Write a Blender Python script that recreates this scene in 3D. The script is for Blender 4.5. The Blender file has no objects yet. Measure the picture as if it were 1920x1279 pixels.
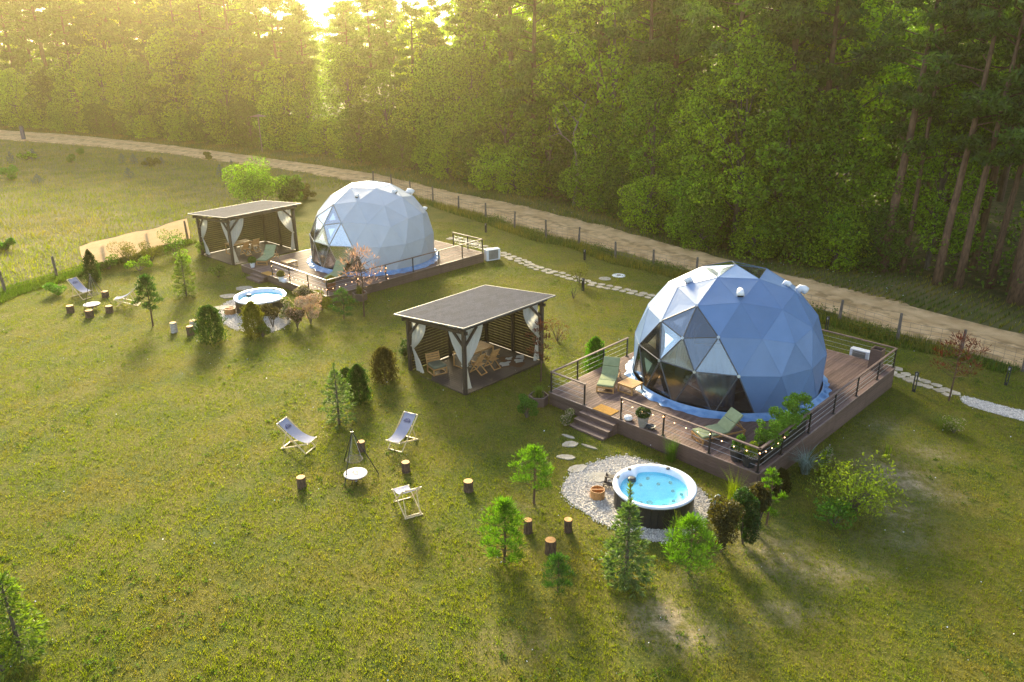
import bpy, math, random
import numpy as np
from mathutils import Vector, Matrix
random.seed(7)
RNG = np.random.default_rng(11)
SC = bpy.context.scene
COL = SC.collection
PI = math.pi

# ------------------------------------------------------------------ camera, world, sun, exposure
FPX, PITCH, ROLL, CAMH = 1493.3, 0.3777, -0.0082, 14.9302
def cam_axes():
    f = np.array([0, math.cos(PITCH), -math.sin(PITCH)]); r = np.array([1., 0, 0]); u = np.cross(r, f)
    return r*math.cos(ROLL)+u*math.sin(ROLL), -r*math.sin(ROLL)+u*math.cos(ROLL), f
CR, CU, CF = cam_axes()
cam_d = bpy.data.cameras.new('camera'); cam = bpy.data.objects.new('camera', cam_d); COL.objects.link(cam)
cam_d.sensor_width = 36; cam_d.lens = 36*FPX/1920; cam_d.clip_end = 4000; cam_d.clip_start = .1
m = Matrix(((CR[0], CU[0], -CF[0], 0), (CR[1], CU[1], -CF[1], 0), (CR[2], CU[2], -CF[2], CAMH), (0, 0, 0, 1)))
cam.matrix_world = m; SC.camera = cam

SUN_AZ, SUN_EL = math.radians(-14.5), math.radians(22)      # azimuth from +Y towards +X
W = bpy.data.worlds.new('World'); SC.world = W; W.use_nodes = True
nt = W.node_tree; nt.nodes.clear()
sky = nt.nodes.new('ShaderNodeTexSky'); sky.sky_type = 'NISHITA'; sky.sun_disc = False
sky.sun_elevation = SUN_EL; sky.sun_rotation = SUN_AZ; sky.air_density = 1.0; sky.dust_density = 1.6; sky.ozone_density = 1.2
bg = nt.nodes.new('ShaderNodeBackground'); bg.inputs['Strength'].default_value = 0.15
wo = nt.nodes.new('ShaderNodeOutputWorld')
hs = nt.nodes.new('ShaderNodeHueSaturation'); hs.inputs['Saturation'].default_value = .72
nt.links.new(sky.outputs[0], hs.inputs['Color']); nt.links.new(hs.outputs[0], bg.inputs[0]); nt.links.new(bg.outputs[0], wo.inputs[0])
sd = bpy.data.lights.new('sun', 'SUN'); sd.energy = 5.0; sd.angle = math.radians(15); sd.color = (1, .84, .52)
sun = bpy.data.objects.new('sun', sd); COL.objects.link(sun)
sdir = Vector((math.sin(SUN_AZ)*math.cos(SUN_EL), math.cos(SUN_AZ)*math.cos(SUN_EL), math.sin(SUN_EL)))
sun.rotation_euler = sdir.to_track_quat('Z', 'Y').to_euler()
SC.view_settings.view_transform = 'Standard'; SC.view_settings.look = 'None'
SC.view_settings.exposure = 1.6; SC.view_settings.gamma = 1; SC.view_settings.use_curve_mapping = False
HAZE = 0.0007
SC.render.engine = 'CYCLES'
cy = SC.cycles
cy.use_denoising = True; cy.max_bounces = 8; cy.diffuse_bounces = 3; cy.glossy_bounces = 3
cy.transmission_bounces = 4; cy.transparent_max_bounces = 12; cy.volume_bounces = 0
cy.caustics_reflective = False; cy.caustics_refractive = False
cy.sample_clamp_indirect = 6

# ------------------------------------------------------------------ photo pixel -> world helpers
def gz(x, y):
    return -.62-(np.where(np.asarray(x) > 3, .5, .33))*np.tanh((np.asarray(x)-3)/15)
def U(px, py, z=0.):
    d = CF+CR*(px-960)/FPX-CU*(py-639.5)/FPX
    t = (z-CAMH)/d[2]; return np.array([0, 0, CAMH])+d*t
def G(px, py):
    z = -.6
    for _ in range(8):
        p = U(px, py, z); z = float(gz(p[0], p[1]))
    return U(px, py, z)
def hit_sphere(px, py, c, R):
    d = CF+CR*(px-960)/FPX-CU*(py-639.5)/FPX; d = d/np.linalg.norm(d)
    o = np.array([0, 0, CAMH])-c; b = o@d; q = b*b-(o@o-R*R)
    t = -b-math.sqrt(max(q, 0)); return np.array([0, 0, CAMH])+d*t

# ------------------------------------------------------------------ materials
def mat(name, col, col2=None, rough=.6, scale=5., metal=0., spec=.4, bump=0., bscale=30., rnd=0., island=0., trans=None, coat=0.,
        stretch=None, emit=None, detail=4.):
    M = bpy.data.materials.new(name); M.use_nodes = True; t = M.node_tree; N = t.nodes; L = t.links
    P = N['Principled BSDF']; out = N['Material Output']
    P.inputs['Roughness'].default_value = rough; P.inputs['Metallic'].default_value = metal
    P.inputs['Specular IOR Level'].default_value = spec; P.inputs['Coat Weight'].default_value = coat
    P.inputs['Base Color'].default_value = (*col, 1)
    tc = N.new('ShaderNodeTexCoord'); src = tc.outputs['Object']
    if stretch:
        mp = N.new('ShaderNodeMapping'); mp.inputs['Scale'].default_value = stretch; L.new(src, mp.inputs[0]); src = mp.outputs[0]
    csock = None
    if col2:
        n = N.new('ShaderNodeTexNoise'); n.inputs['Scale'].default_value = scale; n.inputs['Detail'].default_value = detail
        L.new(src, n.inputs['Vector'])
        rp = N.new('ShaderNodeValToRGB'); rp.color_ramp.elements[0].position = .35; rp.color_ramp.elements[1].position = .65
        rp.color_ramp.elements[0].color = (*col, 1); rp.color_ramp.elements[1].color = (*col2, 1)
        L.new(n.outputs['Fac'], rp.inputs[0]); csock = rp.outputs[0]
    for amt, kind in ((rnd, 0), (island, 1)):
        if amt:
            if kind == 0: o = N.new('ShaderNodeObjectInfo').outputs['Random']
            else: o = N.new('ShaderNodeNewGeometry').outputs['Random Per Island']
            mr = N.new('ShaderNodeMapRange'); mr.inputs['To Min'].default_value = 1-amt; mr.inputs['To Max'].default_value = 1+amt
            L.new(o, mr.inputs['Value'])
            hs = N.new('ShaderNodeHueSaturation'); L.new(mr.outputs[0], hs.inputs['Value'])
            if csock: L.new(csock, hs.inputs['Color'])
            else: hs.inputs['Color'].default_value = (*col, 1)
            csock = hs.outputs[0]
    if csock: L.new(csock, P.inputs['Base Color'])
    if bump:
        n2 = N.new('ShaderNodeTexNoise'); n2.inputs['Scale'].default_value = bscale; n2.inputs['Detail'].default_value = 5
        L.new(src, n2.inputs['Vector']); b = N.new('ShaderNodeBump'); b.inputs['Strength'].default_value = bump
        b.inputs['Distance'].default_value = .02
        L.new(n2.outputs['Fac'], b.inputs['Height']); L.new(b.outputs[0], P.inputs['Normal'])
    if trans:
        T = N.new('ShaderNodeBsdfTranslucent'); T.inputs[0].default_value = (*trans, 1)
        if csock:
            mx = N.new('ShaderNodeMix'); mx.data_type = 'RGBA'; mx.blend_type = 'MULTIPLY'; mx.inputs[0].default_value = 1
            mx.clamp_result = False
            L.new(csock, mx.inputs[6]); k = 1/max(max(col), .02)*.75; mx.inputs[7].default_value = (trans[0]*k, trans[1]*k, trans[2]*k, 1)
            L.new(mx.outputs[2], T.inputs[0])
        ms = N.new('ShaderNodeMixShader'); ms.inputs[0].default_value = .5
        L.new(P.outputs[0], ms.inputs[1]); L.new(T.outputs[0], ms.inputs[2]); L.new(ms.outputs[0], out.inputs[0])
    if emit:
        P.inputs['Emission Color'].default_value = (*emit[:3], 1); P.inputs['Emission Strength'].default_value = emit[3]
    return M

M = {}
M['deck'] = mat('deck_board', (.125, .078, .064), (.19, .125, .105), rough=.75, spec=.25, scale=3, stretch=(14, .8, 3), bump=.25, bscale=40, rnd=.28)
M['fascia'] = mat('fascia_board', (.11, .07, .056), (.16, .103, .085), rough=.6, scale=3, stretch=(1, 1, 12), bump=.25, bscale=30, rnd=.2)
M['fasciatrim'] = mat('edge_board', (.2, .14, .115), (.26, .185, .155), rough=.5, scale=5, rnd=.06)
M['rail'] = mat('handrail_wood', (.15, .1, .08), (.22, .15, .125), rough=.5, scale=6)
M['black'] = mat('black_metal', (.015, .015, .017), rough=.4, spec=.5)
M['cable'] = mat('steel_cable', (.5, .5, .5), rough=.35, metal=.8)
M['fabric'] = mat('dome_membrane', (.1, .19, .355), (.115, .21, .39), rough=.42, scale=1.4, spec=.6, bump=.2, bscale=5, rnd=.11)  # grey membrane, with the blue sky reflection put into its base colour
M['fabric_glare'] = mat('glare_membrane', (.42, .47, .53), (.46, .51, .57), rough=.4, scale=1.4, spec=.6, bump=.2, bscale=5, rnd=.06)  # same membrane on the rear dome, sun glare painted in as paler colour
M['skirt'] = mat('skirt_vinyl', (.1, .24, .48), (.2, .36, .6), rough=.3, spec=.7, scale=4)
M['strut'] = mat('dome_strut', (.06, .07, .085), rough=.4, spec=.5)
M['hub'] = mat('steel_hub', (.45, .5, .52), rough=.35, metal=.7)
M['white'] = mat('white_plastic', (.75, .77, .8), rough=.4)
M['bed'] = mat('bed_blanket', (.16, .15, .16), (.24, .22, .23), rough=.9, scale=5, bump=.3, bscale=20)
M['linen'] = mat('bed_linen', (.55, .53, .5), rough=.9)
M['curt'] = mat('curtain_cloth', (.86, .83, .74), rough=.85, trans=(.5, .5, .45))
M['curtin'] = mat('inner_curtain', (.24, .31, .42), rough=.8, trans=(.1, .12, .15))
M['dark'] = mat('dark_stained_wood', (.035, .026, .02), (.06, .043, .034), rough=.6, scale=4, stretch=(4, 4, 1), rnd=.15)
M['slat'] = mat('stained_slat', (.022, .016, .01), (.04, .028, .018), rough=.9, spec=.05, scale=4, rnd=.2)
M['gfloor'] = mat('pavilion_board', (.05, .037, .034), (.08, .06, .053), rough=.6, scale=3, stretch=(1, 10, 1), rnd=.15)
M['shingle'] = mat('shingle', (.03, .034, .052), (.06, .065, .09), rough=.8, scale=22, spec=.03, bump=.3, bscale=60, rnd=.14, detail=2)
M['trim'] = mat('light_trim', (.16, .155, .15), rough=.5)
M['teak'] = mat('teak', (.42, .22, .075), (.55, .3, .11), rough=.5, scale=6, stretch=(1, 6, 6), rnd=.1)
M['olive'] = mat('olive_cushion', (.25, .29, .15), (.29, .33, .18), rough=.9, scale=6, bump=.15, bscale=60)
M['tableolive'] = mat('grey_green_cushion', (.17, .18, .12), rough=.9)
M['pine_w'] = mat('pale_pine_wood', (.68, .52, .28), (.76, .6, .36), rough=.5, scale=8)
M['canvas'] = mat('lavender_canvas', (.52, .54, .72), (.57, .59, .76), rough=.85, scale=5, trans=(.3, .3, .4))
M['ink'] = mat('print_ink', (.05, .06, .17), rough=.8)
M['bark'] = mat('stump_bark', (.06, .038, .024), (.16, .1, .065), rough=.9, scale=9, stretch=(3, 3, .6), bump=.9, bscale=14)
M['birch'] = mat('birch_bark', (.6, .56, .5), (.25, .22, .2), rough=.8, scale=6, stretch=(1, 1, 4))
M['cut'] = mat('cut_wood', (.55, .25, .06), (.68, .36, .11), rough=.7, scale=10, rnd=.1)
M['tubshell'] = mat('tub_shell', (.62, .7, .84), (.8, .84, .9), rough=.18, spec=.6, scale=2.5, detail=6)
M['tubbody'] = mat('tub_cladding', (.022, .021, .019), (.034, .032, .028), rough=.4, rnd=.1, scale=4)
M['jet'] = mat('jet_dark', (.015, .03, .05), rough=.3)
M['stone'] = mat('flagstone', (.32, .28, .21), (.44, .39, .31), rough=.85, scale=4, bump=.5, bscale=12, rnd=.18)
M['slate'] = mat('grey_slate', (.24, .22, .19), (.34, .32, .28), rough=.7, scale=3, bump=.4, bscale=10)
M['pebble'] = mat('white_pebble', (.58, .54, .49), rough=.7, island=.35)
M['gravelbase'] = mat('gravel_bed', (.3, .27, .24), (.55, .51, .46), rough=.9, scale=24, bump=.8, bscale=30)
M['wood_b'] = mat('bucket_wood', (.42, .2, .07), (.55, .3, .12), rough=.5, scale=8, stretch=(5, 5, 1), rnd=.1)
M['pot'] = mat('grey_pot', (.2, .19, .17), (.28, .26, .24), rough=.8, scale=5)
M['anthr'] = mat('anthracite_pot', (.03, .034, .04), rough=.45)
M['mat'] = mat('coir_mat', (.33, .17, .03), (.42, .23, .05), rough=1, scale=40, bump=.5, bscale=200)
M['steel'] = mat('brushed_steel', (.5, .47, .47), rough=.6, metal=.1)
M['rust'] = mat('rusty_bowl', (.2, .075, .035), rough=.7)
M['post'] = mat('weathered_post', (.08, .065, .055), (.2, .165, .14), rough=.9, scale=5, stretch=(3, 3, .7), bump=.5)
M['wire'] = mat('fence_wire', (.12, .1, .085), rough=.6)
M['bulb'] = mat('warm_bulb', (1, .7, .4), emit=(1, .55, .25, 3))
M['screen'] = mat('tan_screen', (.72, .57, .4), (.8, .65, .47), rough=.9, scale=1.2, stretch=(1, 1, 4), trans=(.8, .68, .55))
M['ptrunk'] = mat('pine_bark', (.07, .042, .028), (.17, .1, .06), rough=.9, scale=3, stretch=(3, 3, .8), bump=.6, bscale=8, rnd=.2)
M['dtrunk'] = mat('broadleaf_bark', (.08, .065, .05), (.16, .13, .1), rough=.9, scale=3, stretch=(3, 3, .7), bump=.6, bscale=8, rnd=.2)
M['dead'] = mat('bare_wood', (.32, .26, .2), (.22, .18, .14), rough=.9, scale=3)
def leafm(n, c, t, var=.35, rnd=.15, rough=.55):
    M[n] = mat(n, c, (c[0]*1.35, c[1]*1.15, c[2]), rough=rough, scale=.5, island=var, rnd=rnd, trans=t, spec=.3, detail=2)
leafm('pine_needles', (.05, .09, .03), (.38, .44, .04), .65)
leafm('oak_leaves', (.085, .15, .018), (.65, .75, .03), .75)
leafm('maple_leaves', (.115, .185, .02), (.9, .92, .03), .75)
leafm('dark_leaves', (.05, .09, .02), (.32, .42, .02), .7)
leafm('thuja_green', (.035, .07, .02), (.08, .12, .02))
leafm('thuja_yellow', (.14, .16, .03), (.2, .2, .03))
leafm('spruce_fresh', (.14, .2, .04), (.28, .34, .05))
leafm('spruce_soft', (.13, .19, .07), (.2, .26, .06))
leafm('pine_fresh', (.1, .18, .022), (.24, .34, .03))
leafm('pine_deep', (.04, .085, .025), (.1, .15, .03))
leafm('blue_needles', (.13, .18, .2), (.12, .16, .16))
leafm('bronze_leaves', (.055, .058, .02), (.08, .07, .015))
leafm('red_leaves', (.13, .05, .03), (.18, .06, .02))
leafm('lime_leaves', (.2, .27, .025), (.42, .46, .03))
leafm('fresh_leaves', (.1, .2, .03), (.22, .33, .04))
leafm('bamboo_leaves', (.17, .3, .04), (.34, .46, .05))
leafm('pink_blossom', (.5, .38, .3), (.35, .25, .18))
leafm('cream_blossom', (.62, .55, .42), (.4, .35, .25))
leafm('fescue', (.27, .36, .34), (.2, .26, .24))
leafm('grass_blades', (.135, .175, .012), (.42, .43, .02), var=.25, rnd=0)
leafm('dry_grass', (.2, .2, .045), (.36, .36, .05), var=.3, rnd=0)
leafm('weed_leaves', (.09, .14, .025), (.2, .25, .04), var=.4, rnd=0)

def glassmat(name, tint, amount):
    m_ = bpy.data.materials.new(name); m_.use_nodes = True; t = m_.node_tree; t.nodes.clear()
    o = t.nodes.new('ShaderNodeOutputMaterial'); mx = t.nodes.new('ShaderNodeMixShader'); a = t.nodes.new('ShaderNodeBsdfTransparent')
    g_ = t.nodes.new('ShaderNodeBsdfGlossy'); fr = t.nodes.new('ShaderNodeFresnel'); fr.inputs[0].default_value = 1.5
    mr = t.nodes.new('ShaderNodeMapRange'); mr.inputs['To Min'].default_value = amount; mr.inputs['To Max'].default_value = 1
    a.inputs[0].default_value = (*tint, 1); g_.inputs['Roughness'].default_value = .12; g_.inputs[0].default_value = (.8, .9, 1, 1)
    t.links.new(fr.outputs[0], mr.inputs[0]); t.links.new(mr.outputs[0], mx.inputs[0]); t.links.new(a.outputs[0], mx.inputs[1])
    t.links.new(g_.outputs[0], mx.inputs[2]); t.links.new(mx.outputs[0], o.inputs[0]); return m_
M['pane'] = glassmat('clear_vinyl', (.74, .79, .84), .1)
M['pane_glare'] = glassmat('glare_vinyl', (.8, .78, .78), .5)  # rear dome panes, sun glare put in as pale tint and more gloss
M['skylight'] = glassmat('skylight_vinyl', (.8, .84, .88), .6)

def watermat():
    m_ = bpy.data.materials.new('tub_water'); m_.use_nodes = True; t = m_.node_tree; P = t.nodes['Principled BSDF']
    P.inputs['Base Color'].default_value = (.3, .68, .82, 1); P.inputs['Roughness'].default_value = .12; P.inputs['Specular IOR Level'].default_value = .35
    P.inputs['Transmission Weight'].default_value = .0
    n = t.nodes.new('ShaderNodeTexNoise'); n.inputs['Scale'].default_value = 9; b = t.nodes.new('ShaderNodeBump'); b.inputs['Strength'].default_value = .5
    b.inputs['Distance'].default_value = .02
    t.links.new(n.outputs[0], b.inputs['Height']); t.links.new(b.outputs[0], P.inputs['Normal'])
    o = t.nodes['Material Output']; mx = t.nodes.new('ShaderNodeMixShader'); a = t.nodes.new('ShaderNodeBsdfTransparent')
    a.inputs[0].default_value = (.66, .92, .98, 1); mx.inputs[0].default_value = .16
    t.links.new(a.outputs[0], mx.inputs[1]); t.links.new(P.outputs[0], mx.inputs[2]); t.links.new(mx.outputs[0], o.inputs[0])
    return m_
M['water'] = watermat()
M['tubinner'] = mat('tub_basin', (.3, .72, .86), (.62, .88, .94), rough=.4, scale=2.5)

# ------------------------------------------------------------------ object helpers
def link(o): COL.objects.link(o); return o
def tag(o, label=None, cat=None, group=None, kind=None):
    if label: o['label'] = label
    if cat: o['category'] = cat
    if group: o['group'] = group
    if kind: o['kind'] = kind
    return o
def thing(name, label, cat, loc=(0, 0, 0), rz=0., group=None):
    o = link(bpy.data.objects.new(name, None)); o.location = tuple(float(v) for v in loc); o.rotation_euler = (0, 0, rz)
    o.empty_display_size = .2
    return tag(o, label, cat, group)
def obj(name, me, parent=None, loc=None, rot=None, label=None, kind=None, scale=None):
    o = link(bpy.data.objects.new(name, me))
    if parent: o.parent = parent
    if loc is not None: o.location = tuple(float(v) for v in loc)
    if rot is not None: o.rotation_euler = rot
    if scale is not None: o.scale = scale
    return tag(o, label, kind=kind)
def copy_tree(o, parent=None):
    c = link(o.copy())
    if parent: c.parent = parent
    for ch in list(o.children): copy_tree(ch, c)
    return c

class MB:
    def __init__(s): s.v = []; s.f = []; s.sm = False
    def add(s, vs, fs):
        b = len(s.v); s.v += [tuple(map(float, v)) for v in vs]; s.f += [tuple(b+i for i in f) for f in fs]; return s
    def box(s, c, d, R=None):
        x, y, z = d[0]/2, d[1]/2, d[2]/2
        vs = [Vector((i*x, j*y, k*z)) for k in (-1, 1) for j in (-1, 1) for i in (-1, 1)]
        if R is not None: vs = [R @ v for v in vs]
        vs = [v+Vector(c) for v in vs]
        return s.add(vs, [(0, 2, 3, 1), (4, 5, 7, 6), (0, 1, 5, 4), (2, 6, 7, 3), (0, 4, 6, 2), (1, 3, 7, 5)])
    def beam(s, a, b, w, h):
        a = Vector(a); b = Vector(b); d = b-a; z = Vector((0, 0, 1))
        if d.normalized().cross(z).length < .02: z = Vector((0, 1, 0))
        x = d.normalized(); y = z.cross(x).normalized(); zz = x.cross(y)
        R = Matrix((x, y, zz)).transposed(); return s.box((a+b)/2, (d.length, w, h), R)
    def tube(s, pts, rad, n=6, cap=True):
        pts = [Vector(p) for p in pts]; rad = rad if hasattr(rad, '__len__') else [rad]*len(pts)
        b = len(s.v); up = Vector((0, 0, 1))
        for i, p in enumerate(pts):
            t = (pts[min(i+1, len(pts)-1)]-pts[max(i-1, 0)]).normalized()
            a = t.cross(up)
            if a.length < .05: a = t.cross(Vector((0, 1, 0)))
            a.normalize(); c = t.cross(a)
            for k in range(n):
                q = p+(a*math.cos(2*PI*k/n)+c*math.sin(2*PI*k/n))*rad[i]; s.v.append(tuple(q))
        for i in range(len(pts)-1):
            for k in range(n):
                k2 = (k+1) % n; s.f.append((b+i*n+k, b+i*n+k2, b+(i+1)*n+k2, b+(i+1)*n+k))
        if cap:
            s.f.append(tuple(b+k for k in range(n))[::-1]); s.f.append(tuple(b+(len(pts)-1)*n+k for k in range(n)))
        return s
    def lathe(s, prof, n=24, c=(0, 0, 0), jit=0., cap=True):
        b = len(s.v)
        js = [1+random.uniform(-jit, jit) for _ in range(n)]
        for r, z in prof:
            for k in range(n):
                a = 2*PI*k/n; s.v.append((c[0]+r*js[k]*math.cos(a), c[1]+r*js[k]*math.sin(a), c[2]+z))
        for i in range(len(prof)-1):
            for k in range(n):
                k2 = (k+1) % n; s.f.append((b+i*n+k, b+i*n+k2, b+(i+1)*n+k2, b+(i+1)*n+k))
        if not cap: return s
        if prof[0][0] > .001: s.f.append(tuple(b+k for k in range(n))[::-1])
        if prof[-1][0] > .001: s.f.append(tuple(b+(len(prof)-1)*n+k for k in range(n)))
        return s
    def prism(s, poly, z0, z1):
        n = len(poly); b = len(s.v)
        s.v += [(x, y, z0) for x, y in poly]+[(x, y, z1) for x, y in poly]
        s.f.append(tuple(b+i for i in range(n))[::-1]); s.f.append(tuple(b+n+i for i in range(n)))
        s.f += [(b+i, b+(i+1) % n, b+n+(i+1) % n, b+n+i) for i in range(n)]
        return s
    def ball(s, c, r, n=8, zs=1.):
        return s.lathe([(r*math.sin(PI*i/(n//2+1))+1e-4*(i == 0), -r*zs*math.cos(PI*i/(n//2+1))) for i in range(n//2+2)], n, c)
    def mesh(s, name, m_, smooth=False):
        me = bpy.data.meshes.new(name); me.from_pydata(s.v, [], s.f); me.materials.append(m_)
        if smooth: me.shade_smooth()
        return me
def bevel(me, w=.01, seg=2):
    import bmesh
    bm = bmesh.new(); bm.from_mesh(me)
    bmesh.ops.bevel(bm, geom=bm.edges[:], offset=w, segments=seg, affect='EDGES', profile=.6)
    bm.to_mesh(me); bm.free(); return me
def quads_mesh(name, V, m_):
    V = np.asarray(V, dtype=np.float32); n = len(V); k = V.shape[1]
    me = bpy.data.meshes.new(name); me.vertices.add(n*k); me.vertices.foreach_set('co', V.reshape(-1))
    me.loops.add(n*k); me.loops.foreach_set('vertex_index', np.arange(n*k, dtype=np.int32))
    me.polygons.add(n); me.polygons.foreach_set('loop_start', np.arange(n, dtype=np.int32)*k)
    try: me.polygons.foreach_set('loop_total', np.full(n, k, dtype=np.int32))
    except Exception: pass
    me.update(calc_edges=True); me.materials.append(m_); return me
def unit(n, rng=RNG):
    v = rng.normal(size=(n, 3)); return v/np.linalg.norm(v, axis=1, keepdims=True)
def leafq(c, size, asp=.5, axis=None, rng=RNG, bias=.0):
    """rhombus leaves at centres c"""
    n = len(c); a = unit(n, rng) if axis is None else axis+unit(n, rng)*.35
    a[:, 2] += bias; a /= np.linalg.norm(a, axis=1, keepdims=True)
    b = np.cross(a, unit(n, rng)); b /= np.linalg.norm(b, axis=1, keepdims=True)+1e-9
    s = size*rng.uniform(.65, 1.35, (n, 1)); a = a*s*.5; b = b*s*.5*asp
    return np.stack([c-a, c+b, c+a, c-b], 1)
def lobes(centres, radii, per, rng=RNG, zs=.75, inner=.6):
    out = []
    for c, r in zip(centres, radii):
        n = max(4, int(per*r*r)); d = unit(n, rng); rr = r*rng.uniform(inner, 1.05, (n, 1))**.7
        p = d*rr; p[:, 2] *= zs; out.append(p+c)
    return np.concatenate(out)

# ------------------------------------------------------------------ ground
def poly_world(pxs): return [tuple(G(*p)[:2]) for p in pxs]
road_n = poly_world([(-60, 262), (0, 262), (150, 273), (300, 287), (430, 305), (560, 322), (680, 345), (800, 378), (900, 405), (1000, 435), (1150, 471), (1305, 510), (1470, 560), (1640, 615), (1780, 653), (1920, 695)])
road_f = poly_world([(-60, 243), (0, 243), (150, 254), (300, 270), (450, 289), (600, 310), (700, 325), (850, 360), (920, 373), (1000, 390), (1150, 428), (1305, 470), (1470, 512), (1640, 555), (1780, 590), (1920, 625)])
def ext(l, k=3.):
    a = np.array(l[-1]); b = np.array(l[-2]); d = (a-b)/np.linalg.norm(a-b)
    l = l+[tuple(a+d*15+np.array([2, 0])), tuple(a+d*45+np.array([8, 0]))]
    a = np.array(l[0]); b = np.array(l[1]); d = (a-b)/np.linalg.norm(a-b)
    return [tuple(a+d*60)]+l
road_n = ext(road_n); road_f = ext(road_f)
forest_edge = poly_world([(-60, 232), (0, 238), (100, 246), (200, 255), (300, 263), (400, 272), (520, 283), (610, 295), (700, 310), (780, 327), (850, 345), (920, 358), (1000, 375), (1130, 400), (1220, 436), (1300, 466), (1400, 484), (1500, 497), (1650, 508), (1740, 530), (1800, 548), (1880, 578)])
forest_edge = forest_edge+[(33, 38), (40, 30), (50, 20)]
FE = np.array(forest_edge)
def resample(l, step):
    l = np.array(l); d = np.r_[0, np.cumsum(np.linalg.norm(np.diff(l, axis=0), axis=1))]
    t = np.arange(0, d[-1], step); return np.stack([np.interp(t, d, l[:, 0]), np.interp(t, d, l[:, 1])], 1)
def dist_poly(P_, l):
    """signed distance of points to polyline (positive = left side of direction)"""
    l = np.array(l); best = np.full(len(P_), 1e9); sg = np.ones(len(P_))
    for a, b in zip(l[:-1], l[1:]):
        d = b-a; t = np.clip(((P_-a)@d)/(d@d), 0, 1); q = a+t[:, None]*d; r = P_-q; dd = np.linalg.norm(r, axis=1)
        cr = d[0]*r[:, 1]-d[1]*r[:, 0]; m_ = dd < best; best[m_] = dd[m_]; sg[m_] = np.sign(cr[m_]); 
    return best*sg
gx = np.concatenate([np.array([-900, -500, -300, -200, -150, -120, -100]), np.arange(-90, 50, .5), np.array([55, 65, 80, 110, 160, 250, 450, 900])])
gy = np.concatenate([np.array([-400, -200, -90, -40, -15, 0, 6]), np.arange(10, 100, .5), np.arange(100, 150, 2.), np.array([160, 180, 220, 300, 500, 900])])
GXm, GYm = np.meshgrid(gx, gy); gp = np.stack([GXm.ravel(), GYm.ravel()], 1)
und = .03*np.sin(gp[:, 0]*.9+1)*np.sin(gp[:, 1]*.7)+.02*np.sin(gp[:, 0]*2.3)*np.cos(gp[:, 1]*1.9)
gzv = gz(gp[:, 0], gp[:, 1])+und*0
nx, ny = len(gx), len(gy)
idx = np.arange(nx*ny).reshape(ny, nx)
qf = np.stack([idx[:-1, :-1], idx[:-1, 1:], idx[1:, 1:], idx[1:, :-1]], -1).reshape(-1, 4)
gm = bpy.data.meshes.new('ground'); gm.from_pydata(np.c_[gp, gzv].tolist(), [], qf.tolist()); gm.shade_smooth()
def pmask(pts, px, py, rx, ry=None, pw=2.):
    c = G(px, py); ry = ry or rx; return np.exp(-(((pts[:, 0]-c[0])/rx)**2+((pts[:, 1]-c[1])/ry)**2))
def bare_f(p):
    b = np.zeros(len(p))
    for (x, y, rx, ry, k) in [(1250, 1160, .95, .8, .95), (1480, 1150, 1.2, .5, .5), (1700, 900, 1.0, .9, .75), (1690, 960, .9, .7, .6), (1770, 930, .8, .6, .5), (1560, 1075, 1.6, .6, .5),
                              (1290, 1085, .5, .4, .5), (1400, 1000, 1.2, .7, .45), (1450, 1040, 1.5, .8, .5), (1160, 1000, .4, .3, .4), (1690, 1010, 1.5, .8, .35), (1660, 800, 1., 1., .35), (1300, 1200, 1.5, .6, .35),
                              (975, 955, .35, .3, .6), (950, 1210, 1.5, .6, .25), (1750, 850, 1, .8, .5), (1640, 870, 1.2, 1.4, .4), (720, 712, .35, .3, .5)]:
        b += k*pmask(p, x, y, rx, ry)
    return b
fence_px = [(700, 345), (735, 352), (770, 366), (812, 379), (860, 396), (911, 411), (965, 430), (1024, 449), (1085, 460), (1154, 487), (1225, 502), (1305, 522), (1400, 552), (1490, 580), (1573, 603), (1682, 638), (1801, 662), (1918, 697)]
fence_w = poly_world(fence_px)
leftf_w = poly_world([(-40, 570), (10, 548), (107, 520), (200, 490), (282, 468), (352, 450)])
fence_line = [leftf_w[0]]+leftf_w[1:]+[tuple(G(560, 360)[:2])]+fence_w
def field_f(p):  # 1 in the rough meadow beyond the fences
    return np.clip((dist_poly(p, fence_line)+.7)/1.4, 0, 1)
vb = bare_f(gp); vf = field_f(gp)
_df = dist_poly(gp, forest_edge); vforest = np.clip((_df+1.5)/3, 0, 1)*(_df < 46)
for nm, v in (('bare', vb), ('field', vf), ('forest', vforest)):
    a = gm.attributes.new(nm, 'FLOAT', 'POINT'); a.data.foreach_set('value', v.astype(np.float32))
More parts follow.
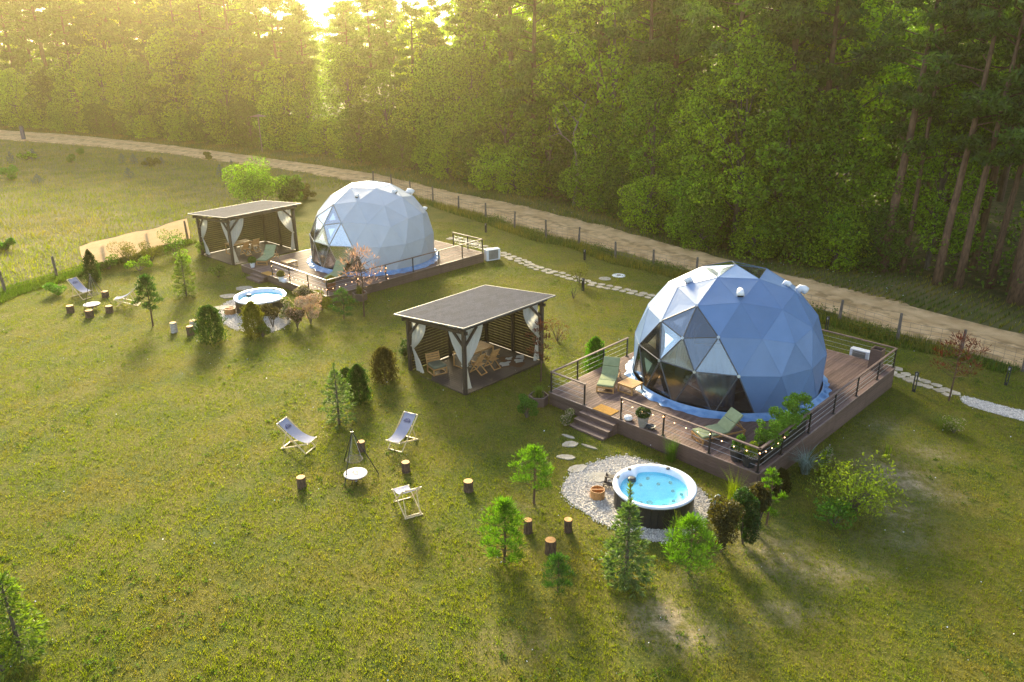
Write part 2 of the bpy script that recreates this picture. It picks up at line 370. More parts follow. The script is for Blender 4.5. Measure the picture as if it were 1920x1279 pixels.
def groundmat():
    m_ = bpy.data.materials.new('lawn'); m_.use_nodes = True; t = m_.node_tree; N = t.nodes; L = t.links; P = N['Principled BSDF']
    P.inputs['Roughness'].default_value = .9; P.inputs['Specular IOR Level'].default_value = .15
    tc = N.new('ShaderNodeTexCoord')
    def noise(s, d=5, r=.6):
        n = N.new('ShaderNodeTexNoise'); n.inputs['Scale'].default_value = s; n.inputs['Detail'].default_value = d; n.inputs['Roughness'].default_value = r
        L.new(tc.outputs['Object'], n.inputs['Vector']); return n.outputs['Fac']
    def ramp(src, a, b, c1, c2):
        r = N.new('ShaderNodeValToRGB'); r.color_ramp.elements[0].position = a; r.color_ramp.elements[1].position = b
        r.color_ramp.elements[0].color = (*c1, 1); r.color_ramp.elements[1].color = (*c2, 1); L.new(src, r.inputs[0]); return r.outputs[0]
    def mix(f, a, b):
        x = N.new('ShaderNodeMix'); x.data_type = 'RGBA'
        if isinstance(f, float): x.inputs[0].default_value = f
        else: L.new(f, x.inputs[0])
        for s, i in ((a, 6), (b, 7)):
            if isinstance(s, tuple): x.inputs[i].default_value = (*s, 1)
            else: L.new(s, x.inputs[i])
        return x.outputs[2]
    def attr(n):
        a = N.new('ShaderNodeAttribute'); a.attribute_name = n; return a.outputs['Fac']
    def mth(op, a, b):
        x = N.new('ShaderNodeMath'); x.operation = op; x.use_clamp = True
        for s, i in ((a, 0), (b, 1)):
            if isinstance(s, float): x.inputs[i].default_value = s
            else: L.new(s, x.inputs[i])
        return x.outputs[0]
    base = ramp(noise(.45, 8, .7), .4, .6, (.055, .1, .01), (.19, .16, .03))
    fine = ramp(noise(9, 6, .7), .35, .65, (.035, .05, .008), (.2, .18, .03))
    c = mix(.5, base, fine)
    field = ramp(noise(.25, 8, .7), .35, .65, (.1, .115, .03), (.23, .19, .085))
    c = mix(attr('field'), c, field)
    soil = ramp(noise(6, 5), .4, .6, (.28, .22, .13), (.4, .33, .2))
    bm = mth('MULTIPLY', attr('bare'), ramp(noise(2.2, 6, .75), .36, .6, (0, 0, 0), (1.4, 1.4, 1.4)))
    c = mix(bm, c, soil)
    litter = ramp(noise(1.5, 6), .4, .6, (.04, .05, .015), (.1, .085, .035))
    c = mix(attr('forest'), c, litter)
    L.new(c, P.inputs['Base Color'])
    b = N.new('ShaderNodeBump'); b.inputs['Strength'].default_value = .7; b.inputs['Distance'].default_value = .16
    L.new(noise(9, 6, .8), b.inputs['Height']); L.new(b.outputs[0], P.inputs['Normal'])
    return m_
gm.materials.append(groundmat())
ground = link(bpy.data.objects.new('ground', gm)); tag(ground, 'mown lawn and rough meadow ground', kind='structure')

def strip_mesh(name, A, B, dz, m_, seg=6):
    A = resample(A, 1.); n = len(A); Bd = np.array(B)
    d = np.r_[0, np.cumsum(np.linalg.norm(np.diff(Bd, axis=0), axis=1))]; t = np.linspace(0, d[-1], n)
    Bn = np.stack([np.interp(t, d, Bd[:, 0]), np.interp(t, d, Bd[:, 1])], 1)
    vs = []
    for i in range(n):
        for k in range(seg+1):
            p = A[i]*(1-k/seg)+Bn[i]*k/seg
            if k in (0, seg): p = p+(RNG.normal(size=2)*.12)
            vs.append((p[0], p[1], float(gz(p[0], p[1]))+dz-.06*(k in (0, seg))))
    fs = [(i*(seg+1)+k, (i+1)*(seg+1)+k, (i+1)*(seg+1)+k+1, i*(seg+1)+k+1) for i in range(n-1) for k in range(seg)]
    me = bpy.data.meshes.new(name); me.from_pydata(vs, [], [f[::-1] for f in fs]); me.materials.append(m_); me.shade_smooth(); return me
def roadmat():
    m_ = mat('dirt_road', (.52, .325, .145), (.7, .47, .24), rough=.95, scale=.9, bump=.9, bscale=5, detail=10)
    t = m_.node_tree; N = t.nodes; L = t.links; P = N['Principled BSDF']; src = P.inputs['Base Color'].links[0].from_socket
    at = N.new('ShaderNodeAttribute'); at.attribute_name = 'across'
    n = N.new('ShaderNodeTexNoise'); n.inputs['Scale'].default_value = 1.6; n.inputs['Detail'].default_value = 8
    tc = N.new('ShaderNodeTexCoord'); L.new(tc.outputs['Object'], n.inputs['Vector'])
    mu = N.new('ShaderNodeMath'); mu.operation = 'MULTIPLY'; L.new(at.outputs['Fac'], mu.inputs[0])
    rp = N.new('ShaderNodeValToRGB'); rp.color_ramp.elements[0].position = .45; rp.color_ramp.elements[1].position = .6; L.new(n.outputs['Fac'], rp.inputs[0]); L.new(rp.outputs[0], mu.inputs[1])
    mx = N.new('ShaderNodeMix'); mx.data_type = 'RGBA'; L.new(mu.outputs[0], mx.inputs[0]); L.new(src, mx.inputs[6]); mx.inputs[7].default_value = (.33, .21, .09, 1); L.new(mx.outputs[2], P.inputs['Base Color'])
    return m_
# match the road's near and far outlines at equal stations
def match(A, B, n=60):
    out = []
    for L_ in (A, B):
        l = np.array(L_); d = np.r_[0, np.cumsum(np.linalg.norm(np.diff(l, axis=0), axis=1))]; 
        out.append(l)
    return out
def road_mesh():
    vs = []; fs = []; A = []; B = []
    for (a, b, a2, b2) in zip(road_n[:-1], road_f[:-1], road_n[1:], road_f[1:]):
        k = max(1, int(np.linalg.norm(np.array(a)-np.array(a2))/1.2))
        for i in range(k):
            A.append(np.array(a)*(1-i/k)+np.array(a2)*i/k); B.append(np.array(b)*(1-i/k)+np.array(b2)*i/k)
    seg = 9; prof = [-.05, .07, .02, .0, .07, .08, .0, .02, .07, -.05]
    for a, b in zip(A, B):
        for k in range(seg+1):
            p = a*(1-k/seg)+b*k/seg
            if k in (0, seg): p = p+RNG.normal(size=2)*.3
            vs.append((p[0], p[1], float(gz(p[0], p[1]))+.03+prof[k]))
    for i in range(len(A)-1):
        for k in range(seg): fs.append((i*(seg+1)+k, i*(seg+1)+k+1, (i+1)*(seg+1)+k+1, (i+1)*(seg+1)+k))
    me = bpy.data.meshes.new('dirt_road'); me.from_pydata(vs, [], [f[::-1] for f in fs]); me.materials.append(roadmat()); me.shade_smooth()
    a_ = me.attributes.new('across', 'FLOAT', 'POINT'); a_.data.foreach_set('value', np.tile(np.array([1., .9, .15, .3, .9, 1., .25, .15, .85, 1.], dtype=np.float32), len(A)))
    return me
tag(link(bpy.data.objects.new('dirt_road', road_mesh())), 'sandy dirt road between fence and forest', kind='structure')

# ------------------------------------------------------------------ decks
DL, DW = 9.926, 12.958
DECKS = [((1.6307, 31.5686, 0.), -.7726), ((-18.0616, 51.4772, .152), -.7583)]
def deck_world(k, x, y, z=0.):
    (ox, oy, oz), a = DECKS[k]; c, s = math.cos(a), math.sin(a); return np.array([ox+c*x-s*y, oy+s*x+c*y, oz+z])
BW = .15
def board_me(l, w=BW-.013, t=.028, m_='deck'): return MB().box((0, 0, 0), (w, l, t)).mesh('board', M[m_])
me_long, me_half = board_me(4.313), board_me(2.153)
def fascia_me(l): return MB().box((0, 0, 0), (l-.008, .024, .138)).mesh('fascia_board', M['fascia'])
def make_deck(k, label, side_posts, front_posts, left_posts, back_from):
    (ox, oy, oz), a = DECKS[k]
    D = thing('wooden_deck', label, 'deck', (ox, oy, oz), a)
    n = int(DL/BW)
    for i in range(n):
        x = BW*(i+.5)+(DL-n*BW)/2
        if i % 2 == 0: segs = [(me_long, 4.319*(j+.5)) for j in range(3)]
        else: segs = [(me_half, 1.08), (me_long, 2.16+2.16), (me_long, 2.16+4.319+2.16), (me_half, DW-1.08)]
        for me, y in segs: obj('board', me, D, (x, y, -.014+random.uniform(-.0015, .0015)))
    # fascia boards below the deck edge
    sides = [((0, 0), (DL, 0), .85), ((DL, 0), (DL, DW), 1.2), ((0, 0), (0, DW), .75), ((0, DW), (DL, DW), 1.2)]
    cache = {}
    for (x0, y0), (x1, y1), dep in sides:
        Ln = math.hypot(x1-x0, y1-y0); np_ = max(2, round(Ln/3.3)); pl = Ln/np_
        if pl not in cache: cache[pl] = fascia_me(pl)
        ang = math.atan2(y1-y0, x1-x0); ox_, oy_ = (0, 0)
        nrm = {(0, 0): None}
        out = {0: (0, -.012), 1: (.012, 0), 2: (-.012, 0), 3: (0, .012)}[sides.index(((x0, y0), (x1, y1), dep))]
        for r in range(int(dep/.148)+1):
            off = (r % 2)*0
            for j in range(np_):
                t = (j+.5)/np_
                obj('fascia_board', cache[pl], D, (x0+(x1-x0)*t+out[0], y0+(y1-y0)*t+out[1], -.115-.148*r), (0, 0, ang))
        o = obj('edge_board', MB().box((0, 0, 0), (Ln+.05, .06, .035)).mesh('edge_board', M['fasciatrim']), D, ((x0+x1)/2+out[0]*1.6, (y0+y1)/2+out[1]*1.6, -.0155), (0, 0, ang))
    # substructure in the dark below
    obj('joist_frame', MB().box((DL/2, DW/2, -.1), (DL-.1, DW-.1, .12)).mesh('joist_frame', M['dark']), D)
    H = .95
    pm = MB().box((0, 0, H/2-.02), (.055, .055, H-.04)).box((0, 0, .008), (.14, .14, .012)).mesh('railing_post', M['black'])
    ins = .05
    runs = []
    fp = [x for x in front_posts]
    for seg in fp: runs.append([(x, ins) for x in seg])
    runs.append([(DL-ins, y) for y in [ins]+side_posts])
    runs.append([(x, DW-ins) for x in back_from])
    if left_posts: runs.append([(ins, y) for y in left_posts])
    done = set()
    for run in runs:
        for x, y in run:
            key = (round(x, 1), round(y, 1))
            if key in done: continue
            done.add(key); obj('railing_post', pm, D, (min(max(x, ins), DL-ins), y, 0))
        a0, b0 = run[0], run[-1]
        v = Vector((b0[0]-a0[0], b0[1]-a0[1], 0)).normalized()*.05
        obj('handrail', MB().beam((a0[0]-v.x, a0[1]-v.y, H), (b0[0]+v.x, b0[1]+v.y, H), .085, .05).mesh('handrail', M['rail']), D)
        for h in (.25, .48, .71):
            obj('railing_cable', MB().tube([(a0[0], a0[1], h), (b0[0], b0[1], h)], .006, 5).mesh('railing_cable', M['cable']), D)
    return D
D1 = make_deck(0, 'brown composite deck carrying the blue front dome, with railing and three steps', [1.818, 4.103, 6.386, 8.681, 10.986, DW-.05],
               [[.05, 1.907], [3.818, 5.854, 7.89, DL-.05]], [.05, 1.828, 3.717, 5.553], [DL-.05, 5.43, 1.3])
D2 = make_deck(1, 'brown composite deck carrying the pale grey rear dome, beside its pavilion', [2.24, 4.41, 6.62, 8.85, 10.98, DW-.05],
               [[3.818, 5.854, 7.89, DL-.05]], [], [DL-.05, 8.4, 6.9])
def make_steps(D, k, x0, x1):
    S = thing('deck_steps', ('brown three step stair up to the front deck beside the doormat', 'low brown stair up to the rear deck by the far hot tub')[k], 'steps', deck_world(k, (x0+x1)/2, -.02), DECKS[k][1])
    w = x1-x0
    dep = (.72, .5)[k]; n = (3, 2)[k]
    for i in range(n):
        zt = -dep*(i+1)/(n+1); y = -.17-.33*i
        for sy in (-.083, .083): obj('tread_board', MB().box((0, y+sy, zt-.015), (w, .16, .03)).mesh('tread_board', M['fascia']), S)
        obj('riser', MB().box((0, y-.155, zt-.03-(dep/(n+1))/2), (w-.02, .02, dep/(n+1)+.02)).mesh('riser', M['fascia']), S)
        for sx in (-1, 1): obj('side_panel', MB().box((sx*(w/2-.015), y+.005, (zt-.03-dep-.1)/2), (.02, .3, dep+.1+zt-.03)).mesh('side_panel', M['fascia']), S)
    return S
make_steps(D1, 0, 1.95, 3.75)
make_steps(D2, 1, 1.7, 3.3)

# ------------------------------------------------------------------ geodesic domes
def geo(v=3):
    lat = math.atan(.5); V = [(0, 0, 1)]
    for k in range(5): a = 2*PI*k/5; V.append((math.cos(lat)*math.cos(a), math.cos(lat)*math.sin(a), math.sin(lat)))
    for k in range(5): a = 2*PI*(k+.5)/5; V.append((math.cos(lat)*math.cos(a), math.cos(lat)*math.sin(a), -math.sin(lat)))
    V = np.array(V); F = []
    for k in range(5):
        k2 = (k+1) % 5; F += [(0, 1+k, 1+k2), (1+k, 6+k, 1+k2), (1+k2, 6+k, 6+k2)]
    pts = {}; faces = []
    def key(p):
        p = p/np.linalg.norm(p); kk = tuple(np.round(p, 5))
        if kk not in pts: pts[kk] = len(pts)
        return pts[kk]
    for a, b, c in F:
        g = {}
        for i in range(v+1):
            for j in range(v+1-i): g[i, j] = key((V[a]*(v-i-j)+V[b]*i+V[c]*j)/v)
        for i in range(v):
            for j in range(v-i):
                faces.append((g[i, j], g[i+1, j], g[i, j+1]))
                if i+j < v-1: faces.append((g[i+1, j], g[i+1, j+1], g[i, j+1]))
    return np.array(list(pts)), faces
GV, GF = geo()
DR, DZC, DROT = 4.22, 1.039, .159
win_poly = np.array([(540, 385), (735, 640), (895, 955), (1010, 1245), (600, 1260), (280, 1130), (20, 900), (80, 700), (245, 500), (400, 455)])/4.263+np.array([1180, 480])
def inpoly(p, poly):
    x, y = p; c = False; n = len(poly)
    for i in range(n):
        x1, y1 = poly[i]; x2, y2 = poly[(i+1) % n]
        if (y1 > y) != (y2 > y) and x < (x2-x1)*(y-y1)/(y2-y1)+x1: c = not c
    return c
def projpx(P_):
    d = np.asarray(P_)-np.array([0, 0, CAMH]); z = d@CF; return np.array([960+FPX*(d@CR)/z, 639.5-FPX*(d@CU)/z])
dome_c1 = np.array([9.678, 33.095, 0.])
def dome_verts():
    Vv = GV.copy()*DR; low = GV[:, 2] < -.1
    Vv[:, 2] += DZC
    Vv[low & (GV[:, 2] > -.3), 2] = .02
    c, s = math.cos(DROT), math.sin(DROT)
    return np.stack([Vv[:, 0]*c-Vv[:, 1]*s, Vv[:, 0]*s+Vv[:, 1]*c, Vv[:, 2]], 1)
DV = dome_verts()
dome_faces = [f for f in GF if all(GV[i, 2] > -.3 for i in f)]
facing = lambda f: (np.array([0, 0, CAMH])-(DV[list(f)].mean(0)+dome_c1)) @ (DV[list(f)].mean(0)-np.array([0, 0, DZC])) > 0
win_faces = [f for f in dome_faces if facing(f) and inpoly(projpx(DV[list(f)].mean(0)+dome_c1), win_poly)]
top_faces = [f for f in dome_faces if any(GV[i, 2] > .999 for i in f)]
tf = sorted(top_faces, key=lambda f: DV[list(f)].mean(0)[1]+DV[list(f)].mean(0)[0]*.1)
top_clear = [f for f in top_faces if f != tf[0]]
print('window faces', len(win_faces), 'dome faces', len(dome_faces))
def facet(f, th=.02, shrink=.0):
    P_ = DV[list(f)]; c = np.array([0, 0, DZC]); n = np.cross(P_[1]-P_[0], P_[2]-P_[0]); n /= np.linalg.norm(n)
    if n@(P_.mean(0)-c) < 0: P_ = P_[::-1]; n = -n
    P_ = P_+(P_.mean(0)-P_)*shrink
    q = P_-n*th
    # slightly taut membrane: outer face fans to a centre point pressed inwards by 8 mm
    mid = P_.mean(0)-n*.010
    v = [*P_, *q, mid]
    return MB().add(v, [(0, 1, 6), (1, 2, 6), (2, 0, 6), (5, 4, 3), (0, 3, 4, 1), (1, 4, 5, 2), (2, 5, 3, 0)])
dome_meshes = []
for f in dome_faces:
    if f in win_faces: dome_meshes.append(('window_pane', facet(f, .006, .03).mesh('window_pane', M['pane'])))
    elif f in top_clear: dome_meshes.append(('skylight_pane', facet(f, .006, .015).mesh('skylight_pane', M['skylight'])))
    else: dome_meshes.append(('membrane_panel', facet(f).mesh('membrane_panel', M['fabric'])))
def edge_set(fs): return {tuple(sorted((f[i], f[(i+1) % 3]))) for f in fs for i in range(3)}
wedge = edge_set(win_faces); tedge = edge_set(top_clear)
seam_edges = edge_set(dome_faces)-wedge
strut_m = []
for a, b in wedge: strut_m.append(('window_strut', MB().tube([DV[a], DV[b]], .028, 8).mesh('window_strut', M['strut'])))
for a, b in tedge: strut_m.append(('skylight_strut', MB().tube([DV[a]*.995, DV[b]*.995], .022, 6).mesh('skylight_strut', M['fabric'])))
wv = {i for e in wedge for i in e}
for i in wv:
    p = DV[i]; n = (p-np.array([0, 0, DZC])); n /= np.linalg.norm(n)
    strut_m.append(('hub', MB().tube([p-n*.02, p+n*.05], .065, 10).mesh('hub', M['hub'])))
sm = MB()
for a, b in seam_edges:
    p, q = DV[a], DV[b]; c = np.array([0, 0, DZC]); sm.tube([c+(p-c)*1.001, c+(q-c)*1.001], .005, 4, False)
seam_me = sm.mesh('seam', M['fabric'])
# folded skirt around the foot
def skirt_mesh():
    base = sorted([i for i in range(len(GV)) if -.3 < GV[i, 2] < -.1], key=lambda i: math.atan2(DV[i][1], DV[i][0]))
    th = np.array([math.atan2(DV[i][1], DV[i][0]) for i in base]); rr = np.array([np.hypot(*DV[i][:2]) for i in base])
    th = np.r_[th[-1]-2*PI, th, th[0]+2*PI]; rr = np.r_[rr[-1], rr, rr[0]]
    n = 420; vs = []; fs = []; rg = np.random.default_rng(3); ph = rg.uniform(0, 6, 12)
    for k in range(n):
        a = -PI+2*PI*k/n; r0 = np.interp(a, th, rr)
        w = sum(math.sin(a*(9+j*7)+ph[j])*(.5**(j*.3)) for j in range(6)); w2 = sum(math.sin(a*(13+j*9)+ph[j+5]) for j in range(5))
        prof = [(0.015, .22), (.05+.01*w, .15), (.1+.02*w, .11+.018*w2), (.18+.02*w2, .07+.02*w), (.26+.02*w, .05+.018*w2), (.34+.025*w2, .012)]
        for d, z in prof: vs.append(((r0+d)*math.cos(a), (r0+d)*math.sin(a), max(z, .006)))
    m_ = 6
    for k in range(n):
        for j in range(m_-1):
            k2 = (k+1) % n; fs.append((k*m_+j, k*m_+j+1, k2*m_+j+1, k2*m_+j))
    me = bpy.data.meshes.new('skirt'); me.from_pydata(vs, [], [f[::-1] for f in fs]); me.materials.append(M['skirt']); me.shade_smooth(); return me
skirt_me = skirt_mesh()
def inner_curtain(a0, a1, e0, e1, taper):
    """hanging cloth just inside the membrane, gathered to one side at the bottom"""
    vs = []; fs = []; nu, nv = 40, 12
    for j in range(nv+1):
        v = j/nv; el = e0+(e1-e0)*v; z = DZC+DR*math.sin(el); r = DR*.93*math.cos(el)
        for i in range(nu+1):
            u = i/nu; uu = a0+(a1-a0)*((u-taper[0])*(1-v*taper[1])+taper[0]); rw = r+.05*math.sin(u*34+v*2)
            vs.append((rw*math.cos(uu), rw*math.sin(uu), z))
    for j in range(nv):
        for i in range(nu): b = j*(nu+1)+i; fs.append((b, b+1, b+nu+2, b+nu+1))
    me = bpy.data.meshes.new('inner_curtain'); me.from_pydata(vs, [], fs); me.materials.append(M['curtin']); me.shade_smooth(); return me
wa = math.atan2(*(np.mean([DV[list(f)].mean(0) for f in win_faces], 0)[:2][::-1]))
print('window azimuth', math.degrees(wa))
curt_me = [inner_curtain(wa+.02, wa+.62, .42, -.18, (1., .55)), inner_curtain(wa-.5, wa-.02, .55, -.1, (0., .5)), inner_curtain(wa+.15, wa-.12, .62, .05, (.5, .6)), inner_curtain(wa-.62, wa-.3, .3, -.2, (.3, .4))]
def make_dome(c, rot, label, vents, k):
    T = thing('geodesic_dome', label, 'dome tent', c, rot)
    for nm, me in dome_meshes+strut_m:
        if k == 1 and me.materials[0] == M['fabric']: me = me.copy(); me.materials[0] = M['fabric_glare']
        if k == 1 and me.materials[0] == M['pane']: me = me.copy(); me.materials[0] = M['pane_glare']
        if k == 1 and me.materials[0] == M['strut']: me = me.copy(); me.materials[0] = M['slate']  # lighter grey struts, the washed-out glare put into their colour
        obj(nm, me, T)
    sm_ = seam_me.copy(); sm_.materials[0] = (M['fabric'], M['fabric_glare'])[k]; obj('seam', sm_, T); obj('skirt', skirt_me, T)
    ci = Matrix.Rotation(-rot, 3, 'Z')
    for (px, py, s) in vents:
        p = hit_sphere(px, py, np.array([c[0], c[1], c[2]+DZC]), DR*.985)-np.array([c[0], c[1], c[2]+DZC]); n = Vector(p).normalized()
        n = ci @ n; p = n*DR*.97+Vector((0, 0, DZC)); o1 = p+n*.16*s; o2 = o1+Vector((n.x*.9, n.y*.9, -.35)).normalized()*.22*s
        v = obj('vent_pipe', MB().tube([p-n*.05, o1, (o1+o2)/2+n*.02, o2], [.12*s, .12*s, .13*s, .135*s], 14).mesh('vent_pipe', M['white'], True), T)
        d_ = (o2-o1).normalized(); obj('vent_mouth', MB().tube([o2-d_*.005, o2+d_*.004], .11*s, 14).mesh('vent_mouth', M['black']), v)
    return T
dome1 = make_dome(dome_c1, 0, 'large blue grey geodesic dome tent with wide clear window on the front deck',
                  [(1294, 526, 1.), (1387.5, 549, 1.15), (1472, 532, .9), (1500, 541, 1.3)], 0)
dome_c2 = deck_world(1, 4.695, 6.715)+np.array([.62, -.1, 0])
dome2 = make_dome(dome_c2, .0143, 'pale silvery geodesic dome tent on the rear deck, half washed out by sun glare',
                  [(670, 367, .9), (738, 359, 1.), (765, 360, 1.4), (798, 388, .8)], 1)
# things inside the domes
def bed(c, rz, label):
    B = thing('bed', label, 'bed', c, rz)
    obj('bed_base', bevel(MB().box((0, 0, .18), (1.7, 2.1, .3)).mesh('bed_base', M['dark']), .02), B)
    obj('mattress', bevel(MB().box((0, 0, .43), (1.65, 2.05, .2)).mesh('mattress', M['linen'], True), .06, 3), B)
    obj('blanket', bevel(MB().box((0, -.3, .5), (1.74, 1.5, .16)).mesh('blanket', M['bed'], True), .05, 3), B)
    for s in (-.42, .42): obj('pillow', bevel(MB().box((s, .78, .6), (.7, .42, .16)).mesh('pillow', M['linen'], True), .07, 3), B)
    return B
bp = G(1290, 735)
bed((dome_c1[0]-1.0, dome_c1[1]-1.9, .01), .5, 'grey blanketed bed seen through the clear window of the blue dome')
bed((dome_c2[0]-1.0, dome_c2[1]-1.9, .162), .5, 'bed standing inside the pale rear dome')
for k, (c, rt, w) in enumerate(((dome_c1, 0, 'blue front dome'), (dome_c2, .0143, 'pale rear dome'))):
    for j, me in enumerate(curt_me):
        o = obj('window_curtain', me, None, c, (0, 0, rt))
        tag(o, ('drape gathered at the %s side of the window inside the ' % ('left', 'right', 'upper middle', 'lower right')[j])+w, 'curtain', 'curtains inside the domes')
    rug = obj('dome_floor', MB().lathe([(0.001, 0.002), (3.95, .002), (3.95, .012), (.001, .012)], 40).mesh('dome_floor', M['slate']), None, c)
    tag(rug, 'dark round floor sheet inside the '+w, 'floor')

# ------------------------------------------------------------------ garden pavilions
def hourglass_curtain(w_top, side, tie=.58, H=2.75, w_bot=.35, seedv=0, lean=0.):
    """cloth hanging in the x-z plane from x=0 to side*w_top, tied in near x=0"""
    nu, nv = 26, 26; vs = []; fs = []
    for j in range(nv+1):
        v = j/nv
        if v < tie: f = v/tie; w = (w_top-.1)*(1-f**1.9)+.1; x0 = .04
        else: f = (v-tie)/(1-tie); w = .09+(w_bot-.09)*f**.8; x0 = .04+lean*f
        for i in range(nu+1):
            u = i/nu; amp = .045*(1-.4*(w < .3))
            sag = 0
            vs.append((side*(x0+w*u), amp*math.sin(u*24+seedv+v*1.5)+.02*math.sin(v*9+seedv), H*(1-v)+.02*math.sin(u*6)*v))
    for j in range(nv):
        for i in range(nu): b = j*(nu+1)+i; fs.append((b, b+1, b+nu+2, b+nu+1))
    me = bpy.data.meshes.new('curtain'); me.from_pydata(vs, [], fs); me.materials.append(M['curt']); me.shade_smooth(); return me
def pavilion(F, rz, zf, zh, zl, label, LX=5.2, LY=3.86, where=''):
    P_ = thing('garden_pavilion', label, 'pavilion', (F[0], F[1], zf), rz)
    hF, hB = zh-zf-.12, zl-zf-.08      # heights above the floor at y=0 and y=LY
    h_at = lambda y: hF+(hB-hF)*(y/LY)
    nb = int(LX/.145)
    bm_ = MB().box((0, 0, 0), (.139, LY+.1, .03)).mesh('floor_board', M['gfloor'])
    for i in range(nb): obj('floor_board', bm_, P_, ((i+.5)*LX/nb, LY/2, -.015))
    for a, b in (((-.03, -.06), (LX+.03, -.06)), ((-.06, -.03), (-.06, LY+.03)), ((-.03, LY+.06), (LX+.03, LY+.06)), ((LX+.06, -.03), (LX+.06, LY+.03))):
        obj('floor_edge', MB().beam((*a, -.09), (*b, -.09), .04, .2).mesh('floor_edge', M['dark']), P_)
    pw = .15
    for (x, y) in ((.02, .02), (.02, LY-.02), (LX-.02, .02), (LX-.02, LY-.02), (LX/2, LY-.02), (LX-.02, LY/2)):
        h = h_at(y)-.1; obj('post', MB().box((x, y, h/2-.1), (pw, pw, h+.2)).mesh('post', M['dark']), P_)
    for y in (.02, LY-.02):
        h = h_at(y); obj('beam', MB().beam((-.3, y, h-.1), (LX+.3, y, h-.1), .1, .17).mesh('beam', M['dark']), P_)
    for x in (.02, LX-.02):
        obj('beam', MB().beam((x, -.2, h_at(0)-.27), (x, LY+.2, h_at(LY)-.2), .09, .15).mesh('beam', M['dark']), P_)
    for i in range(7):
        x = .1+(LX-.2)*i/6; obj('rafter', MB().beam((x, -.38, h_at(-.38)+.03), (x, LY+.38, h_at(LY+.38)+.03), .06, .1).mesh('rafter', M['dark']), P_)
    br = .8
    for (x, y, dx, dy) in ((.02, .02, 1, 0), (.02, .02, 0, 1), (.02, LY-.02, 0, -1), (LX-.02, .02, -1, 0), (LX-.02, .02, 0, 1), (LX-.02, LY-.02, -1, 0), (.02, LY-.02, 1, 0)):
        h = h_at(y)-.15; obj('brace', MB().beam((x+dx*.05, y+dy*.05, h-br), (x+dx*br, y+dy*br, h-.05+(h_at(y+dy*br)-h_at(y))), .08, .1).mesh('brace', M['dark']), P_)
    # roof of overlapping courses on a board
    ov = .42; y0, y1 = -ov-.05, LY+ov; x0, x1 = -ov, LX+ov-.02; nC = 17
    obj('roof_sheathing', MB().add([(x0+.02, y0+.02, h_at(y0)+.085), (x1-.02, y0+.02, h_at(y0)+.085), (x1-.02, y1-.02, h_at(y1)+.085), (x0+.02, y1-.02, h_at(y1)+.085),
                           (x0+.02, y0+.02, h_at(y0)+.105), (x1-.02, y0+.02, h_at(y0)+.105), (x1-.02, y1-.02, h_at(y1)+.105), (x0+.02, y1-.02, h_at(y1)+.105)],
                          [(3, 2, 1, 0), (4, 5, 6, 7), (0, 1, 5, 4), (1, 2, 6, 5), (2, 3, 7, 6), (3, 0, 4, 7)]).mesh('roof_sheathing', M['dark']), P_)
    nS = 12; dy = (y1-y0)/nC; dx = (x1-x0)/nS
    for i in range(nC):
        ya, yb = y0+dy*i, y0+dy*(i+1)+.03; yb = min(yb, y1)
        for j in range(nS+(i % 2)):
            xa = x0+dx*j-(dx/2 if i % 2 else 0); xb = xa+dx-.008; xa = max(xa, x0); xb = min(xb, x1)
            if xb-xa < .05: continue
            z = lambda y, t: h_at(y)+.108+t
            ta, tb = .012, .0    # the lower edge of each course (toward y1) overlaps the next
            mb = MB().add([(xa, ya, z(ya, .0)), (xb, ya, z(ya, .0)), (xb, yb, z(yb, .012)), (xa, yb, z(yb, .012)), (xa, ya, z(ya, .006)), (xb, ya, z(ya, .006)), (xb, yb, z(yb, .02)), (xa, yb, z(yb, .02))],
                          [(3, 2, 1, 0), (4, 5, 6, 7), (0, 1, 5, 4), (1, 2, 6, 5), (2, 3, 7, 6), (3, 0, 4, 7)])
            obj('shingle', mb.mesh('shingle', M['shingle']), P_)
    for a, b in (((x0, y0), (x1, y0)), ((x0, y1), (x1, y1)), ((x0, y0), (x0, y1)), ((x1, y0), (x1, y1))):
        obj('roof_trim', MB().beam((*a, h_at(a[1])+.105), (*b, h_at(b[1])+.105), .035, .06).mesh('roof_trim', M['trim']), P_)
    # slatted walls
    sp = .145
    def slats(a, b, n_, h0, hfun):
        me = MB().beam(a+(0,), b+(0,), .022, .125).mesh('slat', M['slat'])
        i = 0; z = .1
        while z < hfun: obj('slat', me, P_, (0, 0, z)); z += sp
    slats((.1, LY-.02), (LX/2-.08, LY-.02), 20, .1, hB-.35); slats((LX/2+.08, LY-.02), (LX-.1, LY-.02), 20, .1, hB-.35)
    slats((LX-.02, .1), (LX-.02, LY/2-.08), 20, .1, hB-.35); slats((LX-.02, LY/2+.08), (LX-.02, LY-.1), 20, .1, hB-.35)
    def put(me, x, y, rot_, lab):
        c, s = math.cos(rz), math.sin(rz)
        o = obj('curtain', me, None, (F[0]+c*x-s*y, F[1]+s*x+c*y, zf+.1), (0, 0, rz+rot_)); tag(o, lab+' '+where, 'curtain', 'white tied curtains of the pavilions')
        tz = .42*(hF-.35)
        obj('tieback', MB().tube([(-.07, .05, tz), (.2, .06, tz), (.2, -.06, tz), (-.07, -.05, tz)], .03, 6).mesh('tieback', M['curt']), o)
    Hc = hF-.35
    put(hourglass_curtain(1.15, 1, H=Hc, seedv=0, w_bot=.3, lean=.12), .06, .12, 0, 'white curtain tied to the front corner post, right half,')
    put(hourglass_curtain(1.0, 1, H=Hc, seedv=2, w_bot=.22, lean=-.02), .12, .06, PI/2, 'white curtain tied to the front corner post, left half,')
    put(hourglass_curtain(1.05, -1, H=Hc-.3, seedv=4, w_bot=.5, lean=.25), .12, LY-.08, PI/2, 'white curtain tied to the left end post')
